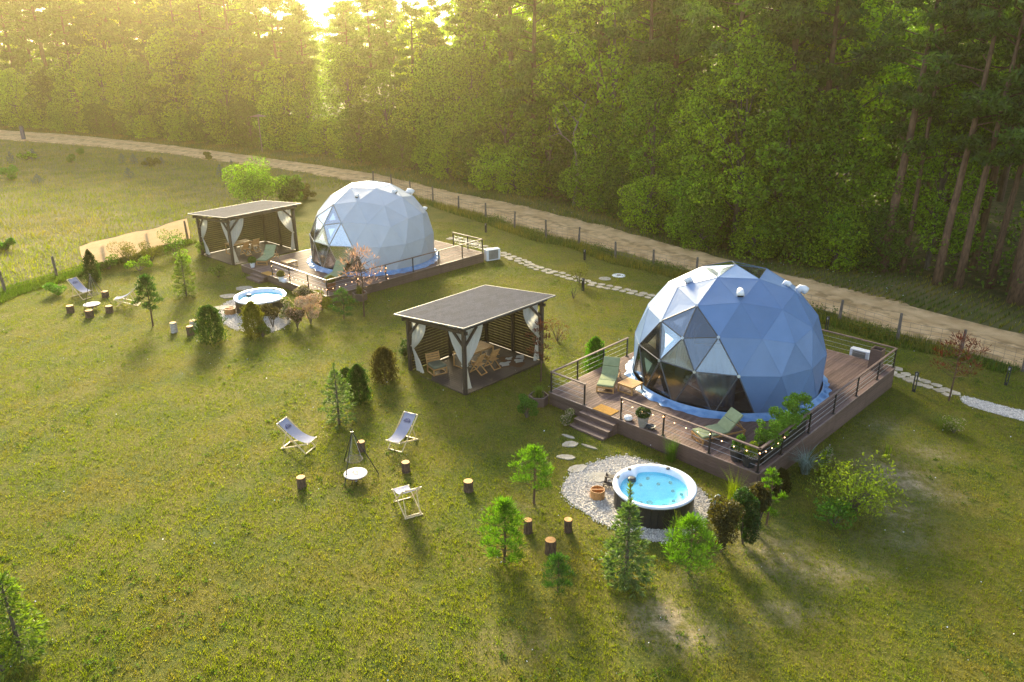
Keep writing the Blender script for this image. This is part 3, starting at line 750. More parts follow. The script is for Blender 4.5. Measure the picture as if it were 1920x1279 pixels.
    put(hourglass_curtain(1.1, -1, H=Hc, seedv=1, w_bot=.34, lean=.0), LX-.08, .12, 0, 'white curtain tied to the right end post')
    return P_
GZ1 = dict(F=(-2.11, 32.42), rz=math.radians(46.5), zf=-.48, zh=2.86, zl=2.42)
GZ2 = dict(F=(-19.15, 53.0), rz=math.radians(48.2), zf=-.3, zh=3.1, zl=2.68)
pav1 = pavilion(**GZ1, label='dark timber pavilion with shingle roof and white curtains standing left of the front deck', where='of the near pavilion')
pav2 = pavilion(**GZ2, label='dark timber pavilion with shingle roof and white curtains adjoining the rear deck', where='of the far pavilion', LY=4.2)
def pv(g, x, y, z=0.):
    c, s = math.cos(g['rz']), math.sin(g['rz']); return (g['F'][0]+c*x-s*y, g['F'][1]+s*x+c*y, g['zf']+z+.002)

# ------------------------------------------------------------------ furniture
def table(loc, rz, l, w, h, label, cat='table', name='dining_table'):
    T = thing(name, label, cat, loc, rz); nb = max(4, int(w/.11))
    me = MB().box((0, 0, 0), (l, w/nb-.008, .025)).mesh('table_board', M['teak'])
    for i in range(nb): obj('table_board', me, T, (0, -w/2+w/nb*(i+.5), h-.013))
    lm = MB().box((0, 0, (h-.03)/2), (.055, .055, h-.03)).mesh('leg', M['teak'])
    for sx in (-1, 1):
        for sy in (-1, 1): obj('leg', lm, T, (sx*(l/2-.04), sy*(w/2-.04), 0))
    for sy in (-1, 1): obj('apron', MB().box((0, sy*(w/2-.04), h-.06), (l-.12, .03, .06)).mesh('apron', M['teak']), T)
    for sx in (-1, 1):
        obj('apron', MB().box((sx*(l/2-.04), 0, h-.06), (.03, w-.12, .06)).mesh('apron', M['teak']), T)
        obj('foot_rail', MB().box((sx*(l/2-.04), 0, .03), (.04, w-.12, .04)).mesh('foot_rail', M['teak']), T)
    return T
def dining_chair(loc, rz, label, cushion=False):
    T = thing('folding_chair', label, 'chair', loc, rz, 'folding wooden chairs in the pavilions')
    for sx in (-.24, .24):
        obj('leg', MB().beam((sx, .32, .02), (sx*.96, -.3, 1.02), .03, .05).mesh('leg', M['teak']), T)
        obj('leg', MB().beam((sx*.86, -.36, .02), (sx*.86, .22, .47), .03, .05).mesh('leg', M['teak']), T)
        obj('armrest', MB().box((sx*1.06, .02, .66), (.05, .46, .025)).mesh('armrest', M['teak']), T)
        obj('arm_support', MB().beam((sx*1.03, .2, .45), (sx*1.03, .2, .65), .03, .03).mesh('arm_support', M['teak']), T)
    for z, y in ((.02, .32),): obj('stretcher', MB().box((0, y, z+.02), (.48, .03, .04)).mesh('stretcher', M['teak']), T)
    obj('stretcher', MB().box((0, -.36, .04), (.42, .03, .04)).mesh('stretcher', M['teak']), T)
    for i in range(6): obj('seat_slat', MB().box((0, -.18+i*.08, .46), (.46, .065, .018)).mesh('seat_slat', M['teak']), T)
    for i in range(6):
        z = .56+i*.082; obj('back_slat', MB().box((0, -.3*(z-.02)+.02*0+.32-.62*(z-.02)+.3*(z-.02), z), (.44, .02, .07)).mesh('back_slat', M['teak']), T)
    return T
def lounge_chair(loc, rz, label):
    T = thing('lounge_chair', label, 'chair', loc, rz)
    for sx in (-.34, .34):
        obj('frame_side', MB().box((sx, .33, .17), (.05, .05, .34)).box((sx, -.33, .17), (.05, .05, .34)).box((sx, 0, .03), (.04, .62, .04)).box((sx, 0, .31), (.04, .62, .05)).mesh('frame_side', M['teak']), T)
    obj('frame_rail', MB().box((0, .33, .3), (.64, .04, .05)).mesh('frame_rail', M['teak']), T); obj('frame_rail', MB().box((0, .33, .03), (.64, .04, .04)).mesh('frame_rail', M['teak']), T)
    obj('frame_rail', MB().box((0, -.33, .3), (.64, .04, .05)).mesh('frame_rail', M['teak']), T)
    obj('seat_cushion', bevel(MB().box((0, .02, .41), (.68, .68, .14)).mesh('seat_cushion', M['tableolive'], True), .04, 3), T)
    for i in range(4): obj('back_slat', MB().box((0, -.36-.03*i, .5+i*.11), (.68, .025, .085)).mesh('back_slat', M['teak']), T)
    for sx in (-.34, .34): obj('back_post', MB().beam((sx, -.32, .3), (sx, -.47, .88), .04, .04).mesh('back_post', M['teak']), T)
    return T
def lounger(loc, rz, label, pitch=.75):
    """head towards +y, feet towards -y"""
    T = thing('sun_lounger', label, 'sun lounger', loc, rz, 'olive cushioned sun loungers on the decks')
    w = .36
    for sx in (-w, w): obj('side_rail', MB().box((sx, 0, .25), (.035, 2.0, .06)).mesh('side_rail', M['teak']), T)
    for y in (-.99, .99): obj('end_rail', MB().box((0, y, .25), (2*w, .035, .06)).mesh('end_rail', M['teak']), T)
    lg = MB().box((0, 0, .14), (.05, .05, .28)).mesh('leg', M['teak'])
    for sx in (-w, w):
        for y in (-.95, .92): obj('leg', lg, T, (sx, y, 0))
    obj('foot_bar', MB().box((0, -.95, .03), (2*w-.05, .04, .04)).mesh('foot_bar', M['teak']), T)
    for i in range(9): obj('slat', MB().box((0, -.9+i*.13, .285), (2*w-.05, .08, .018)).mesh('slat', M['teak']), T)
    c, s = math.cos(pitch), math.sin(pitch); hy, hz = .22, .3; bl = .82
    R = Matrix.Rotation(pitch, 3, 'X')
    obj('back_frame', MB().box((-w+.04, hy+c*bl/2, hz+s*bl/2), (.04, bl, .03), R).box((w-.04, hy+c*bl/2, hz+s*bl/2), (.04, bl, .03), R).box((0, hy+c*bl, hz+s*bl), (2*w-.06, .04, .03), R).mesh('back_frame', M['teak']), T)
    obj('back_prop', MB().beam((-w+.05, .95, .26), (-w+.05, hy+c*bl*.7, hz+s*bl*.7), .03, .03).beam((w-.05, .95, .26), (w-.05, hy+c*bl*.7, hz+s*bl*.7), .03, .03).mesh('back_prop', M['teak']), T)
    for (y0, y1) in ((-.98, -.42), (-.41, .2)):
        obj('cushion', bevel(MB().box((0, (y0+y1)/2, .335), (2*w+.02, y1-y0, .085)).mesh('cushion', M['olive'], True), .03, 3), T)
    for a, b in ((.0, .43), (.44, .88)):
        m_ = (a+b)/2; obj('cushion', bevel(MB().box((0, hy+c*m_-s*.05, hz+s*m_+c*.05), (2*w+.02, b-a, .085), R).mesh('cushion', M['olive'], True), .03, 3), T)
    return T
def face_to(p, q): return math.atan2(q[1]-p[1], q[0]-p[0])-PI/2
# front deck furniture (deck surface z=0)
a1 = U(1134, 737); a2 = U(1152, 694); d_ = a2-a1; d_ /= np.linalg.norm(d_); c_ = a1+d_*.98
lounger((c_[0], c_[1], 0), face_to(a1, a2), 'olive sun lounger beside the small teak table at the left corner of the front deck', .85)
a1 = U(1306, 828); a2 = U(1413, 805); d_ = a2-a1; d_ /= np.linalg.norm(d_); c_ = a1+d_*.98
lounger((c_[0], c_[1], 0), face_to(a1, a2), 'olive sun lounger right behind the front railing with string lights', .8)
table(U(1181, 733), -.77+PI/2, .8, .8, .4, 'small square teak side table between lounger and blue dome', 'table', 'side_table')
# rear deck
a1 = U(492, 497, .152); a2 = U(520, 478, .152); d_ = a2-a1; d_ /= np.linalg.norm(d_); c_ = a1+d_*.9
lounger((c_[0], c_[1], .152), face_to(a1, a2), 'pale sun lounger at the left end of the rear deck next to the far pavilion', .75)
a1 = U(648, 512, .152); a2 = U(619, 530, .152); d_ = a1-a2; d_ /= np.linalg.norm(d_); c_ = a2+d_*.9
lounger((c_[0], c_[1], .152), face_to(a2, a1), 'sun lounger behind the blossoming tree on the rear deck corner', .75)
table(U(543, 500, .152), -.75+PI/2, .8, .8, .4, 'small teak side table on the rear deck by the red lit dome window', 'table', 'side_table')
# inside the near pavilion
lounge_chair(pv(GZ1, .75, 2.75), GZ1['rz']+PI*1.0-.25+PI/2*0, 'low wooden lounge chair with grey green cushion by the left post of the near pavilion')
table(pv(GZ1, 2.75, 2.3), GZ1['rz'], 1.9, .95, .76, 'teak dining table in the middle of the near pavilion')
for i, (x, y, r, l) in enumerate(((2.05, 1.25, 0.1, 'slatted folding chair on the open side of the near pavilion table, left of two'), (2.95, 1.2, -.05, 'slatted folding chair on the open side of the near pavilion table, right of two'),
                                  )):
    dining_chair(pv(GZ1, x, y), GZ1['rz']+r, l)
table(pv(GZ2, 2.1, 2.7), GZ2['rz'], 1.7, .95, .76, 'teak dining table in the far pavilion')
for i, (x, y, r, l) in enumerate(((2.0, 1.7, .1, 'slatted folding chair at the far pavilion table, left of two'), (2.95, 1.9, -.15, 'slatted folding chair at the far pavilion table, right of two'))):
    dining_chair(pv(GZ2, x, y), GZ2['rz']+r, l)
# cow hide rug and hung pictures
def hide(loc, rz):
    T = thing('hide_rug', 'brown and white cow hide rug lying on the near pavilion floor', 'rug', loc, rz)
    pts = []
    for k in range(40):
        a = 2*PI*k/40; r = .62+.16*math.cos(4*a+.5)+.05*math.sin(9*a); pts.append((r*1.35*math.cos(a), r*math.sin(a)))
    obj('hide', MB().prism(pts, .0, .008).mesh('hide', mat('cow_hide', (.12, .05, .02), (.09, .04, .02), rough=.8)), T)
    for (cx, cy, s) in ((-.45, .1, .22), (.3, -.2, .2), (.75, .05, .18), (.2, .35, .14)):
        pts = [(cx+s*(1+.35*math.sin(3*a+cx*9))*math.cos(a)*1.5, cy+s*(1+.3*math.cos(4*a))*math.sin(a)) for a in [2*PI*k/20 for k in range(20)]]
        obj('white_patch', MB().prism(pts, .0085, .011).mesh('white_patch', M['curt']), T)
hide(pv(GZ1, 4.1, 1.0, .002), GZ1['rz']+.1)
def frame_pic(g, x, y, z, lab):
    T = thing('hanging_blackboard', lab, 'board', pv(g, x, y, z), g['rz'])
    obj('board_panel', MB().box((0, 0, 0), (.9, .03, .55)).mesh('board_panel', M['anthr']), T)
    for sz in (-.29, .29): obj('board_frame', MB().box((0, 0, sz), (.96, .04, .04)).mesh('board_frame', M['dark']), T)
frame_pic(GZ2, 2.6, 4.08, 1.35, 'dark board hanging on the back wall of the far pavilion')
frame_pic(GZ1, 3.3, 3.76, 1.25, 'dark board hanging on the back wall of the near pavilion')

# mat, pots, lanterns
dm = U(1136, 769)
tag(obj('doormat', bevel(MB().box((0, 0, .013), (.95, .6, .022)).mesh('doormat', M['mat']), .005, 1), None, dm, (0, 0, -.7726)), 'ochre coir doormat at the top of the front steps', 'doormat')
dm = U(503, 513, .152)
tag(obj('doormat', bevel(MB().box((0, 0, .013), (.9, .55, .022)).mesh('doormat', M['mat']), .005, 1), None, dm, (0, 0, -.7583)), 'ochre doormat at the top of the rear deck steps', 'doormat')
def pot(prof, m_, n=20): return MB().lathe(prof, n).mesh('pot', M[m_], False)
def foliage_ball(r, n, size, zs=.9, z=0., rng=RNG):
    d = unit(n, rng); p = d*(r*rng.uniform(.7, 1.03, (n, 1))); p[:, 2] = p[:, 2]*zs+z; return leafq(p, size, .5, rng=rng)
def stems(n, h, spread, r=.008):
    mb = MB()
    for i in range(n):
        a = random.uniform(0, 2*PI); q = random.uniform(.3, 1)*spread
        mb.tube([(math.cos(a)*.03, math.sin(a)*.03, 0), (math.cos(a)*q*.5, math.sin(a)*q*.5, h*.5), (math.cos(a)*q, math.sin(a)*q, h*random.uniform(.8, 1))], [r, r*.8, r*.4], 4)
    return mb
T = thing('potted_plant', 'round dark green clipped plant in a tapered grey pot on the front deck', 'potted plant', U(1205, 799))
obj('pot', pot([(.16, 0), (.23, .42), (.25, .45), (.21, .45), (.19, .38), (.001, .38)], 'pot'), T)
obj('foliage', quads_mesh('foliage', foliage_ball(.31, 2600, .05, .75, .6), M['thuja_green']), T)
T = thing('lantern', 'squat white ceramic lantern left of the grey potted plant', 'lantern', U(1178, 787.5))
obj('lantern_bowl', MB().lathe([(.08, 0), (.17, .05), (.185, .1), (.15, .17), (.09, .2), (.085, .2), (.001, .19)], 20).mesh('lantern_bowl', M['white'], True), T)
obj('lid_knob', MB().ball((0, 0, .21), .03).mesh('lid_knob', M['white']), T)
T = thing('water_bowl', 'dark grey bowl at the foot of the grey potted plant', 'bowl', U(1220, 804))
obj('bowl', MB().lathe([(.08, 0), (.17, .06), (.2, .13), (.18, .13), (.14, .06), (.001, .04)], 20).mesh('bowl', M['anthr'], True), T)
for (px, py, h, lab, col_) in ((1381, 862, .42, 'tall anthracite pot with pale flowers, left of the two in the front deck corner', 'fresh_leaves'), (1404, 873, .38, 'anthracite pot with yellowish leaves, right of the two in the front deck corner', 'lime_leaves')):
    T = thing('potted_plant', lab, 'potted plant', U(px, py)); obj('pot', pot([(.2, 0), (.29, h), (.31, h+.03), (.27, h+.03), (.25, h-.05), (.001, h-.05)], 'anthr'), T)
    obj('foliage', quads_mesh('foliage', np.concatenate([leafq(lobes([(0, 0, h+.2), (.1, .05, h+.45), (-.08, 0, h+.35)], [.24, .16, .14], 9000), .09, .4, bias=.5)]), M[col_]), T)
    obj('blossom', quads_mesh('blossom', leafq(lobes([(.05, -.1, h+.12)], [.26], 3500, zs=.5), .04, .8), M['cream_blossom']), T)
    obj('stems', stems(6, h+.5, .12).mesh('stems', M['dtrunk']), T)
# trough with bamboo behind the right-hand railing
c0 = deck_world(0, DL-.33, 2.35)
T = thing('planter_trough', 'long black planter trough with bamboo along the right railing of the front deck', 'planter', c0, DECKS[0][1])
tm = MB(); LT, WT, HT = 3.35, .36, .62
for s in (-1, 1): tm.box((s*(WT/2-.015), 0, HT/2), (.03, LT, HT)); tm.box((0, s*(LT/2-.015), HT/2), (WT-.062, .03, HT))
obj('trough', tm.mesh('trough', M['black']), T); obj('soil', MB().box((0, 0, HT-.09), (WT-.07, LT-.07, .06)).mesh('soil', M['bark']), T)
for i in range(4):
    y = -LT/2+.45+i*.82; zt = HT
    B = thing('bamboo', 'leafy light green bamboo clump in the black trough, %s from the front corner' % ('first', 'second', 'third', 'fourth')[i], 'bamboo', deck_world(0, DL-.33, 2.35+y, zt-.06), random.uniform(0, 6), 'bamboo clumps in the trough')
    hb = (.95, 1.05, 1.2, 1.1)[i]
    obj('stems', stems(9, hb, .2, .007).mesh('stems', M['bamboo_leaves']), B)
    cs = [(random.uniform(-.2, .2), random.uniform(-.3, .3), random.uniform(.15, hb)) for _ in range(16)]
    obj('leaves', quads_mesh('leaves', leafq(lobes(cs, [random.uniform(.14, .22) for _ in cs], 3200), .13, .28, bias=.1), M['bamboo_leaves']), B)
# brown bin/post at the back corner, air conditioners
T = thing('square_planter', 'tall brown square box standing in the far right corner of the front deck', 'planter', deck_world(0, DL-.62, DW-.75), DECKS[0][1])
tm = MB()
for s in (-1, 1): tm.box((s*.235, 0, .5), (.03, .5, 1.0)); tm.box((0, s*.235, .5), (.438, .03, 1.0))
obj('box_wall', tm.mesh('box_wall', M['fascia']), T); obj('box_inside', MB().box((0, 0, .45), (.43, .43, .9)).mesh('box_inside', M['black']), T)
def aircon(loc, rz, label, s=1.):
    T = thing('air_conditioner', label, 'air conditioner', loc, rz)
    obj('casing', bevel(MB().box((0, 0, .36*s), (.9*s, .36*s, .66*s)).mesh('casing', M['white']), .02), T)
    obj('grille', MB().box((0, -.183*s, .37*s), (.62*s, .02, .54*s)).mesh('grille', M['slate']), T)
    for i in range(8): obj('grille_slat', MB().box((0, -.196*s, (.14+i*.065)*s), (.62*s, .012, .02*s)).mesh('grille_slat', M['trim']), T)
    for sx in (-.3, .3): obj('foot', MB().box((sx*s, 0, .015), (.08, .34*s, .03)).mesh('foot', M['black']), T)
c0 = deck_world(0, DL-1.75, DW+.35); c0[2] = gz(c0[0], c0[1])+.6
T_ac = aircon(c0, DECKS[0][1], 'white air conditioner box behind the rear edge of the front deck')
blk = obj('block_stand', MB().box((0, 0, .3), (1.0, .45, .6)).mesh('block_stand', M['slate']), None, (c0[0], c0[1], c0[2]-.602), (0, 0, DECKS[0][1])); tag(blk, 'grey block plinth under the air conditioner of the front deck', 'plinth')
c0 = deck_world(1, DL+.1, DW+.75); c0[2] = gz(c0[0], c0[1])+.0
aircon(c0, DECKS[1][1]+PI/2-.3, 'white air conditioner with grille at the right end of the rear deck', 1.2)

# string lights
def string_lights(k, pts, label, n_per=.42, sag=.12):
    T = thing('string_lights', label, 'string lights', deck_world(k, *pts[0]))
    org = Vector(deck_world(k, *pts[0])); wire = MB(); bm_ = MB().ball((0, 0, 0), .02, 8).mesh('bulb', M['bulb'])
    for a, b in zip(pts[:-1], pts[1:]):
        A = Vector(deck_world(k, *a)); B = Vector(deck_world(k, *b)); L_ = (B-A).length; n = max(2, int(L_/n_per)); prev = None
        for i in range(n+1):
            t = i/n; p = A.lerp(B, t)-Vector((0, 0, sag*4*t*(1-t)))-org
            if prev is not None: wire.tube([prev, p], .005, 4)
            prev = p
            if 0 < i or True: obj('bulb', bm_, T, p+Vector((0, 0, -.04)))
    obj('wire', wire.mesh('wire', M['black']), T)
string_lights(0, [(3.9, -.0, .86), (5.85, 0, .88), (7.89, 0, .86), (9.9, 0, .84), (DL+.02, 1.8, .78)], 'warm string lights hung along the front deck railing')
string_lights(1, [(3.9, 0, .7), (5.85, 0, .5), (7.89, .0, .45), (9.9, 0, .45), (DL+.02, 2.24, .6), (DL+.02, 4.41, .8), (DL+.03, 4.5, .1)], 'warm string lights hung along the rear deck railing', .4, .1)

# pots on the rear deck
def simple_pot(px, py, z, r, h, potm, leaf, lr, lab):
    T = thing('potted_plant', lab, 'potted plant', U(px, py, z)); obj('pot', pot([(r*.7, 0), (r, h), (r*1.08, h+.02), (r*.9, h+.02), (r*.85, h-.05), (.001, h-.05)], potm), T)
    obj('foliage', quads_mesh('foliage', foliage_ball(lr, 1500, .07, .8, h+lr*.6), M[leaf]), T)
simple_pot(474, 501, .152, .17, .32, 'white', 'pine_fresh', .28, 'round green plant in a white pot at the left corner of the rear deck')
simple_pot(528, 527, .152, .2, .3, 'white', 'thuja_yellow', .26, 'yellowish plant in a pale pot behind the rear deck front railing')
simple_pot(622, 545, .152, .3, .55, 'rust', 'thuja_yellow', .28, 'round plant in a tall terracotta tub at the front corner of the rear deck')
T = thing('lantern', 'blue white lantern bowl on the rear deck by the railing', 'lantern', U(534, 530, .152))
obj('lantern_bowl', MB().lathe([(.1, 0), (.2, .07), (.2, .16), (.12, .25), (.001, .26)], 16).mesh('lantern_bowl', M['white'], True), T)
def hex_planter(p, label, r=.42, h=.42, leaf='spruce_fresh'):
    T = thing('hexagonal_planter', label, 'planter', p)
    for k in range(6):
        a0, a1 = PI/3*k, PI/3*(k+1); A = (r*math.cos(a0), r*math.sin(a0)); B = (r*math.cos(a1), r*math.sin(a1))
        obj('side_board', MB().beam((*A, h/2), (*B, h/2), .03, h).mesh('side_board', M['fascia']), T)
    obj('rim', MB().tube([(r*1.02*math.cos(PI/3*k), r*1.02*math.sin(PI/3*k), h) for k in range(7)], .03, 5).mesh('rim', M['rail']), T)
    obj('soil', MB().prism([(r*.93*math.cos(PI/3*k), r*.93*math.sin(PI/3*k)) for k in range(6)], h-.12, h-.08).mesh('soil', M['bark']), T)
    obj('foliage', quads_mesh('foliage', blades_at(np.zeros((260, 2))+RNG.normal(size=(260, 2))*.08, .55, .022, .5), M[leaf]), T, (0, 0, h-.1))
    return T
def blades_at(xy, h, w, lean, z=None, rng=RNG):
    n = len(xy); a = rng.uniform(0, 2*PI, n); hh = h*rng.uniform(.5, 1.1, n); le = lean*rng.uniform(.2, 1.2, n)*hh
    b = np.c_[xy, np.zeros(n) if z is None else z]; d = np.c_[np.cos(a), np.sin(a), np.zeros(n)]; s = np.c_[-np.sin(a), np.cos(a), np.zeros(n)]*w/2
    mid = b+d*(le*.35)[:, None]+np.c_[np.zeros((n, 2)), hh*.65]; tip = b+d*le[:, None]+np.c_[np.zeros((n, 2)), hh*np.where(lean > .8, .8, 1)]
    return np.concatenate([np.stack([b-s, b+s, mid+s*.7, mid-s*.7], 1), np.stack([mid-s*.7, mid+s*.7, tip+s*.08, tip-s*.08], 1)])
hex_planter(G(1010, 757), 'hexagonal brown planter with grass at the left corner of the front deck', leaf='spruce_fresh')
hex_planter(G(676, 566)+np.array([0, 0, .15]), 'hexagonal planter with grass beside the rear deck side wall', leaf='thuja_yellow')

# ------------------------------------------------------------------ hot tubs
def hot_tub(c, R, H, rz, label):
    T = thing('hot_tub', label, 'hot tub', c, rz)
    nP = 40; w = 2*PI*R*.965/nP
    pm = MB().box((R*.965, 0, (H-.1)/2), (.025, w-.008, H-.1)).mesh('cladding_panel', M['tubbody'])
    for k in range(nP): obj('cladding_panel', pm, T, None, (0, 0, 2*PI*k/nP))
    obj('tub_core', MB().lathe([(R*.95, 0), (R*.95, H-.12)], 48, cap=False).mesh('tub_core', M['tubbody']), T)
    # rolled acrylic rim and basin with a bulge
    prof = [(1.0, -.1), (1.025, -.06), (1.02, -.015), (.985, 0), (.93, -.01), (.88, -.045), (.86, -.09), (.84, -.14)]
    nA = 96; vs = []; fs = []
    for i, (r, z) in enumerate(prof+[(.81, -.3), (.72, -.36), (.6, -.4), (.5, -.62), (.3, -.66), (.001, -.66)]):
        for k in range(nA):
            a = 2*PI*k/nA; bul = .13*math.exp(-((a-2.15)/.17)**2)*(1 if 4 <= i <= 9 else 0)*(1.2 if i >= 6 else .5)
            wav = .02*math.sin(a*7)*(i >= 8 and i < 12)
            rr = max(r-bul+wav, .001)*R; vs.append((rr*math.cos(a), rr*math.sin(a), H+z))
    m_ = len(prof)+6
    for i in range(m_-1):
        for k in range(nA): k2 = (k+1) % nA; fs.append((i*nA+k, i*nA+k2, (i+1)*nA+k2, (i+1)*nA+k))
    cut = 8*nA
    me = bpy.data.meshes.new('rim_shell'); me.from_pydata(vs[:9*nA], [], fs[:cut]); me.materials.append(M['tubshell']); me.shade_smooth(); obj('rim_shell', me, T)
    me = bpy.data.meshes.new('basin'); me.from_pydata(vs, [], fs[cut:]); me.materials.append(M['tubinner']); me.shade_smooth(); obj('basin', me, T)
    obj('water', MB().lathe([(R*.825, -.012), (R*.825, 0)], 64, (0, 0, H-.19)).mesh('water', M['water']), T)
    jm = MB().lathe([(.001, .05), (.055, .05), (.07, 0)], 10).mesh('jet', M['jet'])
    for k in range(14):
        a = 2*PI*k/14+.3; rr = R*(.66 if k % 2 else .52); obj('jet', jm, T, (rr*math.cos(a), rr*math.sin(a), H-.335 if k % 2 else H-.42))
    jb = MB().lathe([(.001, .02), (.1, .02), (.12, 0)], 14).mesh('drain', M['slate'])
    for x, y in ((-.15, -.1), (.35, -.3)): obj('drain', jb, T, (x, y, H-.655))
    jc = MB().lathe([(.07, 0), (.065, .05), (.001, .055)], 14).mesh('control_knob', M['anthr'])
    for a, rr in ((2.18, .9), (1.02, .9)): obj('control_knob', jc, T, (R*rr*math.cos(a), R*rr*math.sin(a), H-.03))
    obj('filter_cap', MB().lathe([(.15, -.1), (.14, .0), (.09, .03), (.001, .035)], 18, (R*.66*math.cos(2.4), R*.66*math.sin(2.4), H-.12)).mesh('filter_cap', M['anthr']), T)
    obj('control_panel', MB().box((0, 0, 0), (.09, .18, .02)).mesh('control_panel', M['anthr']), T, (R*.93*math.cos(2.72), R*.93*math.sin(2.72), H-.003), (0, 0, 2.72))
    return T
gt = float(gz(4.86, 23.6))
hot_tub((4.86, 23.6, gt), 1.4, .9, 0, 'large round hot tub with blue water on gravel in front of the front deck')
gt2 = float(gz(-14.6, 43.8))
hot_tub((-14.55, 43.85, gt2), 1.45, .86, .2, 'round hot tub with pale blue water in front of the rear deck')
def bucket(p, label, r=.21, h=.3):
    T = thing('wooden_bucket', label, 'bucket', p)
    n = 14
    for k in range(n):
        a = 2*PI*k/n; obj('stave', MB().box((r, 0, h/2), (.022, 2*PI*r/n-.003, h)).mesh('stave', M['wood_b']), T, None, (0, 0, a))
    obj('bucket_floor', MB().lathe([(.001, .03), (r*.97, .03), (r*.97, .05), (.001, .05)], n).mesh('bucket_floor', M['wood_b']), T)
    for z in (.06, h-.07): obj('hoop', MB().lathe([(r+.013, z), (r+.02, z), (r+.02, z+.025), (r+.013, z+.025)], 24, cap=False).mesh('hoop', M['teak']), T)
    obj('handle', MB().beam((-r, 0, h-.02), (r, 0, h-.02), .035, .05).mesh('handle', M['wood_b']), T)
bucket(G(1120, 933), 'wooden sauna bucket on the gravel left of the near hot tub', .24, .34)
bucket(G(432, 588)+np.array([0, 0, .01]), 'wooden bucket on the gravel left of the far hot tub', .3, .33)
pstep = G(1147, 915)
T = thing('tub_step', 'small dark wooden step leaning against the near hot tub', 'step', (pstep[0], pstep[1], pstep[2]), -.4)
for i in range(2): obj('tread', MB().box((0, .16-.22*i, .36-.17*i), (.6, .22, .03)).mesh('tread', M['dark']), T)
for s in (-.27, .27): obj('side', MB().beam((s, -.25, 0), (s, .26, .42), .03, .09).beam((s, .25, 0), (s, .25, .42), .03, .06).mesh('side', M['dark']), T)
pp = G(1338, 962)
T = thing('standpipe', 'grey blue bent standpipe at the right edge of the near gravel bed', 'pipe', pp)
obj('pipe', MB().tube([(0, 0, 0), (0, 0, .62), (.03, 0, .68), (.1, .02, .7), (.17, .03, .66)], .035, 8).mesh('pipe', mat('pipe_grey', (.4, .5, .55), rough=.4), True), T)
obj('collar', MB().lathe([(.05, .3), (.05, .36)], 10).mesh('collar', M['steel']), T)

# gravel beds and stones
def gravel(pxs, name, label, seed, n):
    poly = poly_world(pxs); P_ = np.array(poly); rg = np.random.default_rng(seed)
    # smooth the outline
    for _ in range(2):
        Q = np.roll(P_, -1, 0); P_ = np.stack([P_*.75+Q*.25, P_*.25+Q*.75], 1).reshape(-1, 2)
    z = [float(gz(x, y)) for x, y in P_]
    vs = [(x, y, zz+.012) for (x, y), zz in zip(P_, z)]; c = P_.mean(0); vs.append((c[0], c[1], float(gz(*c))+.03))
    k = len(P_); me = bpy.data.meshes.new(name); me.from_pydata(vs, [], [(i, (i+1) % k, k) for i in range(k)]); me.materials.append(M['gravelbase'])
    o = link(bpy.data.objects.new('gravel_bed', me)); tag(o, label, kind='structure')
    lo, hi = P_.min(0), P_.max(0); pts = []
    while len(pts) < n:
        p = rg.uniform(lo, hi)
        if inpoly(p, P_): pts.append(p)
    pts = np.array(pts); st_ = rg.uniform(size=n) < .07; cc = P_.mean(0); ii = rg.integers(0, len(P_), st_.sum()); tt = rg.uniform(size=(len(ii), 1)); pts[st_] = cc+(P_[ii]*tt+P_[(ii+1) % len(P_)]*(1-tt)-cc)*(1+np.abs(rg.normal(size=(len(ii), 1)))*.035-.02)
    # octahedral pebbles
    r = rg.uniform(.018, .042, n); base = np.c_[pts, gz(pts[:, 0], pts[:, 1])+.02]
    ax = unit(n, rg); b = np.cross(ax, unit(n, rg)); b /= np.linalg.norm(b, axis=1, keepdims=True); c3 = np.cross(ax, b)
    ax, b, c3 = ax*(r*1.2)[:, None], b*(r)[:, None], c3*(r*.8)[:, None]
    V = np.stack([base+ax, base+b, base+c3, base-ax, base-b, base-c3], 1).reshape(-1, 3)
    ff = np.array([(0, 1, 2), (1, 3, 2), (3, 4, 2), (4, 0, 2), (1, 0, 5), (3, 1, 5), (4, 3, 5), (0, 4, 5)])
    F_ = (ff[None]+6*np.arange(n)[:, None, None]).reshape(-1, 3)
    me = bpy.data.meshes.new('gravel'); me.from_pydata(V.tolist(), [], F_.tolist()); me.materials.append(M['pebble'])
    tag(link(bpy.data.objects.new('gravel', me)), 'white grey pebbles of the '+label, 'gravel', kind='stuff')
    return P_
gp1 = gravel([(1052, 928), (1060, 898), (1085, 880), (1115, 868), (1150, 857), (1185, 856), (1210, 866), (1250, 872), (1300, 905), (1330, 935), (1332, 962), (1310, 990), (1270, 1012), (1225, 1018), (1185, 1004), (1140, 988), (1095, 962)], 'gravel_bed', 'gravel patch round the near hot tub', 5, 6500)
gp2 = gravel([(408, 590), (415, 572), (440, 560), (480, 556), (530, 560), (550, 580), (545, 605), (520, 622), (480, 624), (440, 620), (420, 607)], 'gravel_bed', 'gravel patch round the far hot tub', 6, 3500)
gp3 = gravel([(1800, 742), (1830, 748), (1870, 760), (1925, 772), (1960, 784), (1960, 806), (1920, 790), (1880, 780), (1840, 769), (1805, 757)], 'gravel_bed', 'gravel end of the stone path at the right edge', 8, 2200)
def stone(px, py, rx, ry, rz, name, label, parent=None, m_='stone', n=9, h=.04, sd=0, grp=None):
    p = G(px, py); rg = random.Random(sd+int(px*7+py)); pts = []
    for k in range(n):
        a = 2*PI*k/n+rg.uniform(-.15, .15); r = rg.uniform(.8, 1.12); pts.append((rx*r*math.cos(a), ry*r*math.sin(a)))
    me = MB().prism(pts, -.03, h).mesh(name, M[m_])
    if parent is None:
        o = obj(name, me, None, p, (0, 0, rz)); tag(o, label, 'stone', grp)
    else: o = obj(name, me, parent, np.array(p)-np.array(parent.location), (0, 0, rz))
    return o
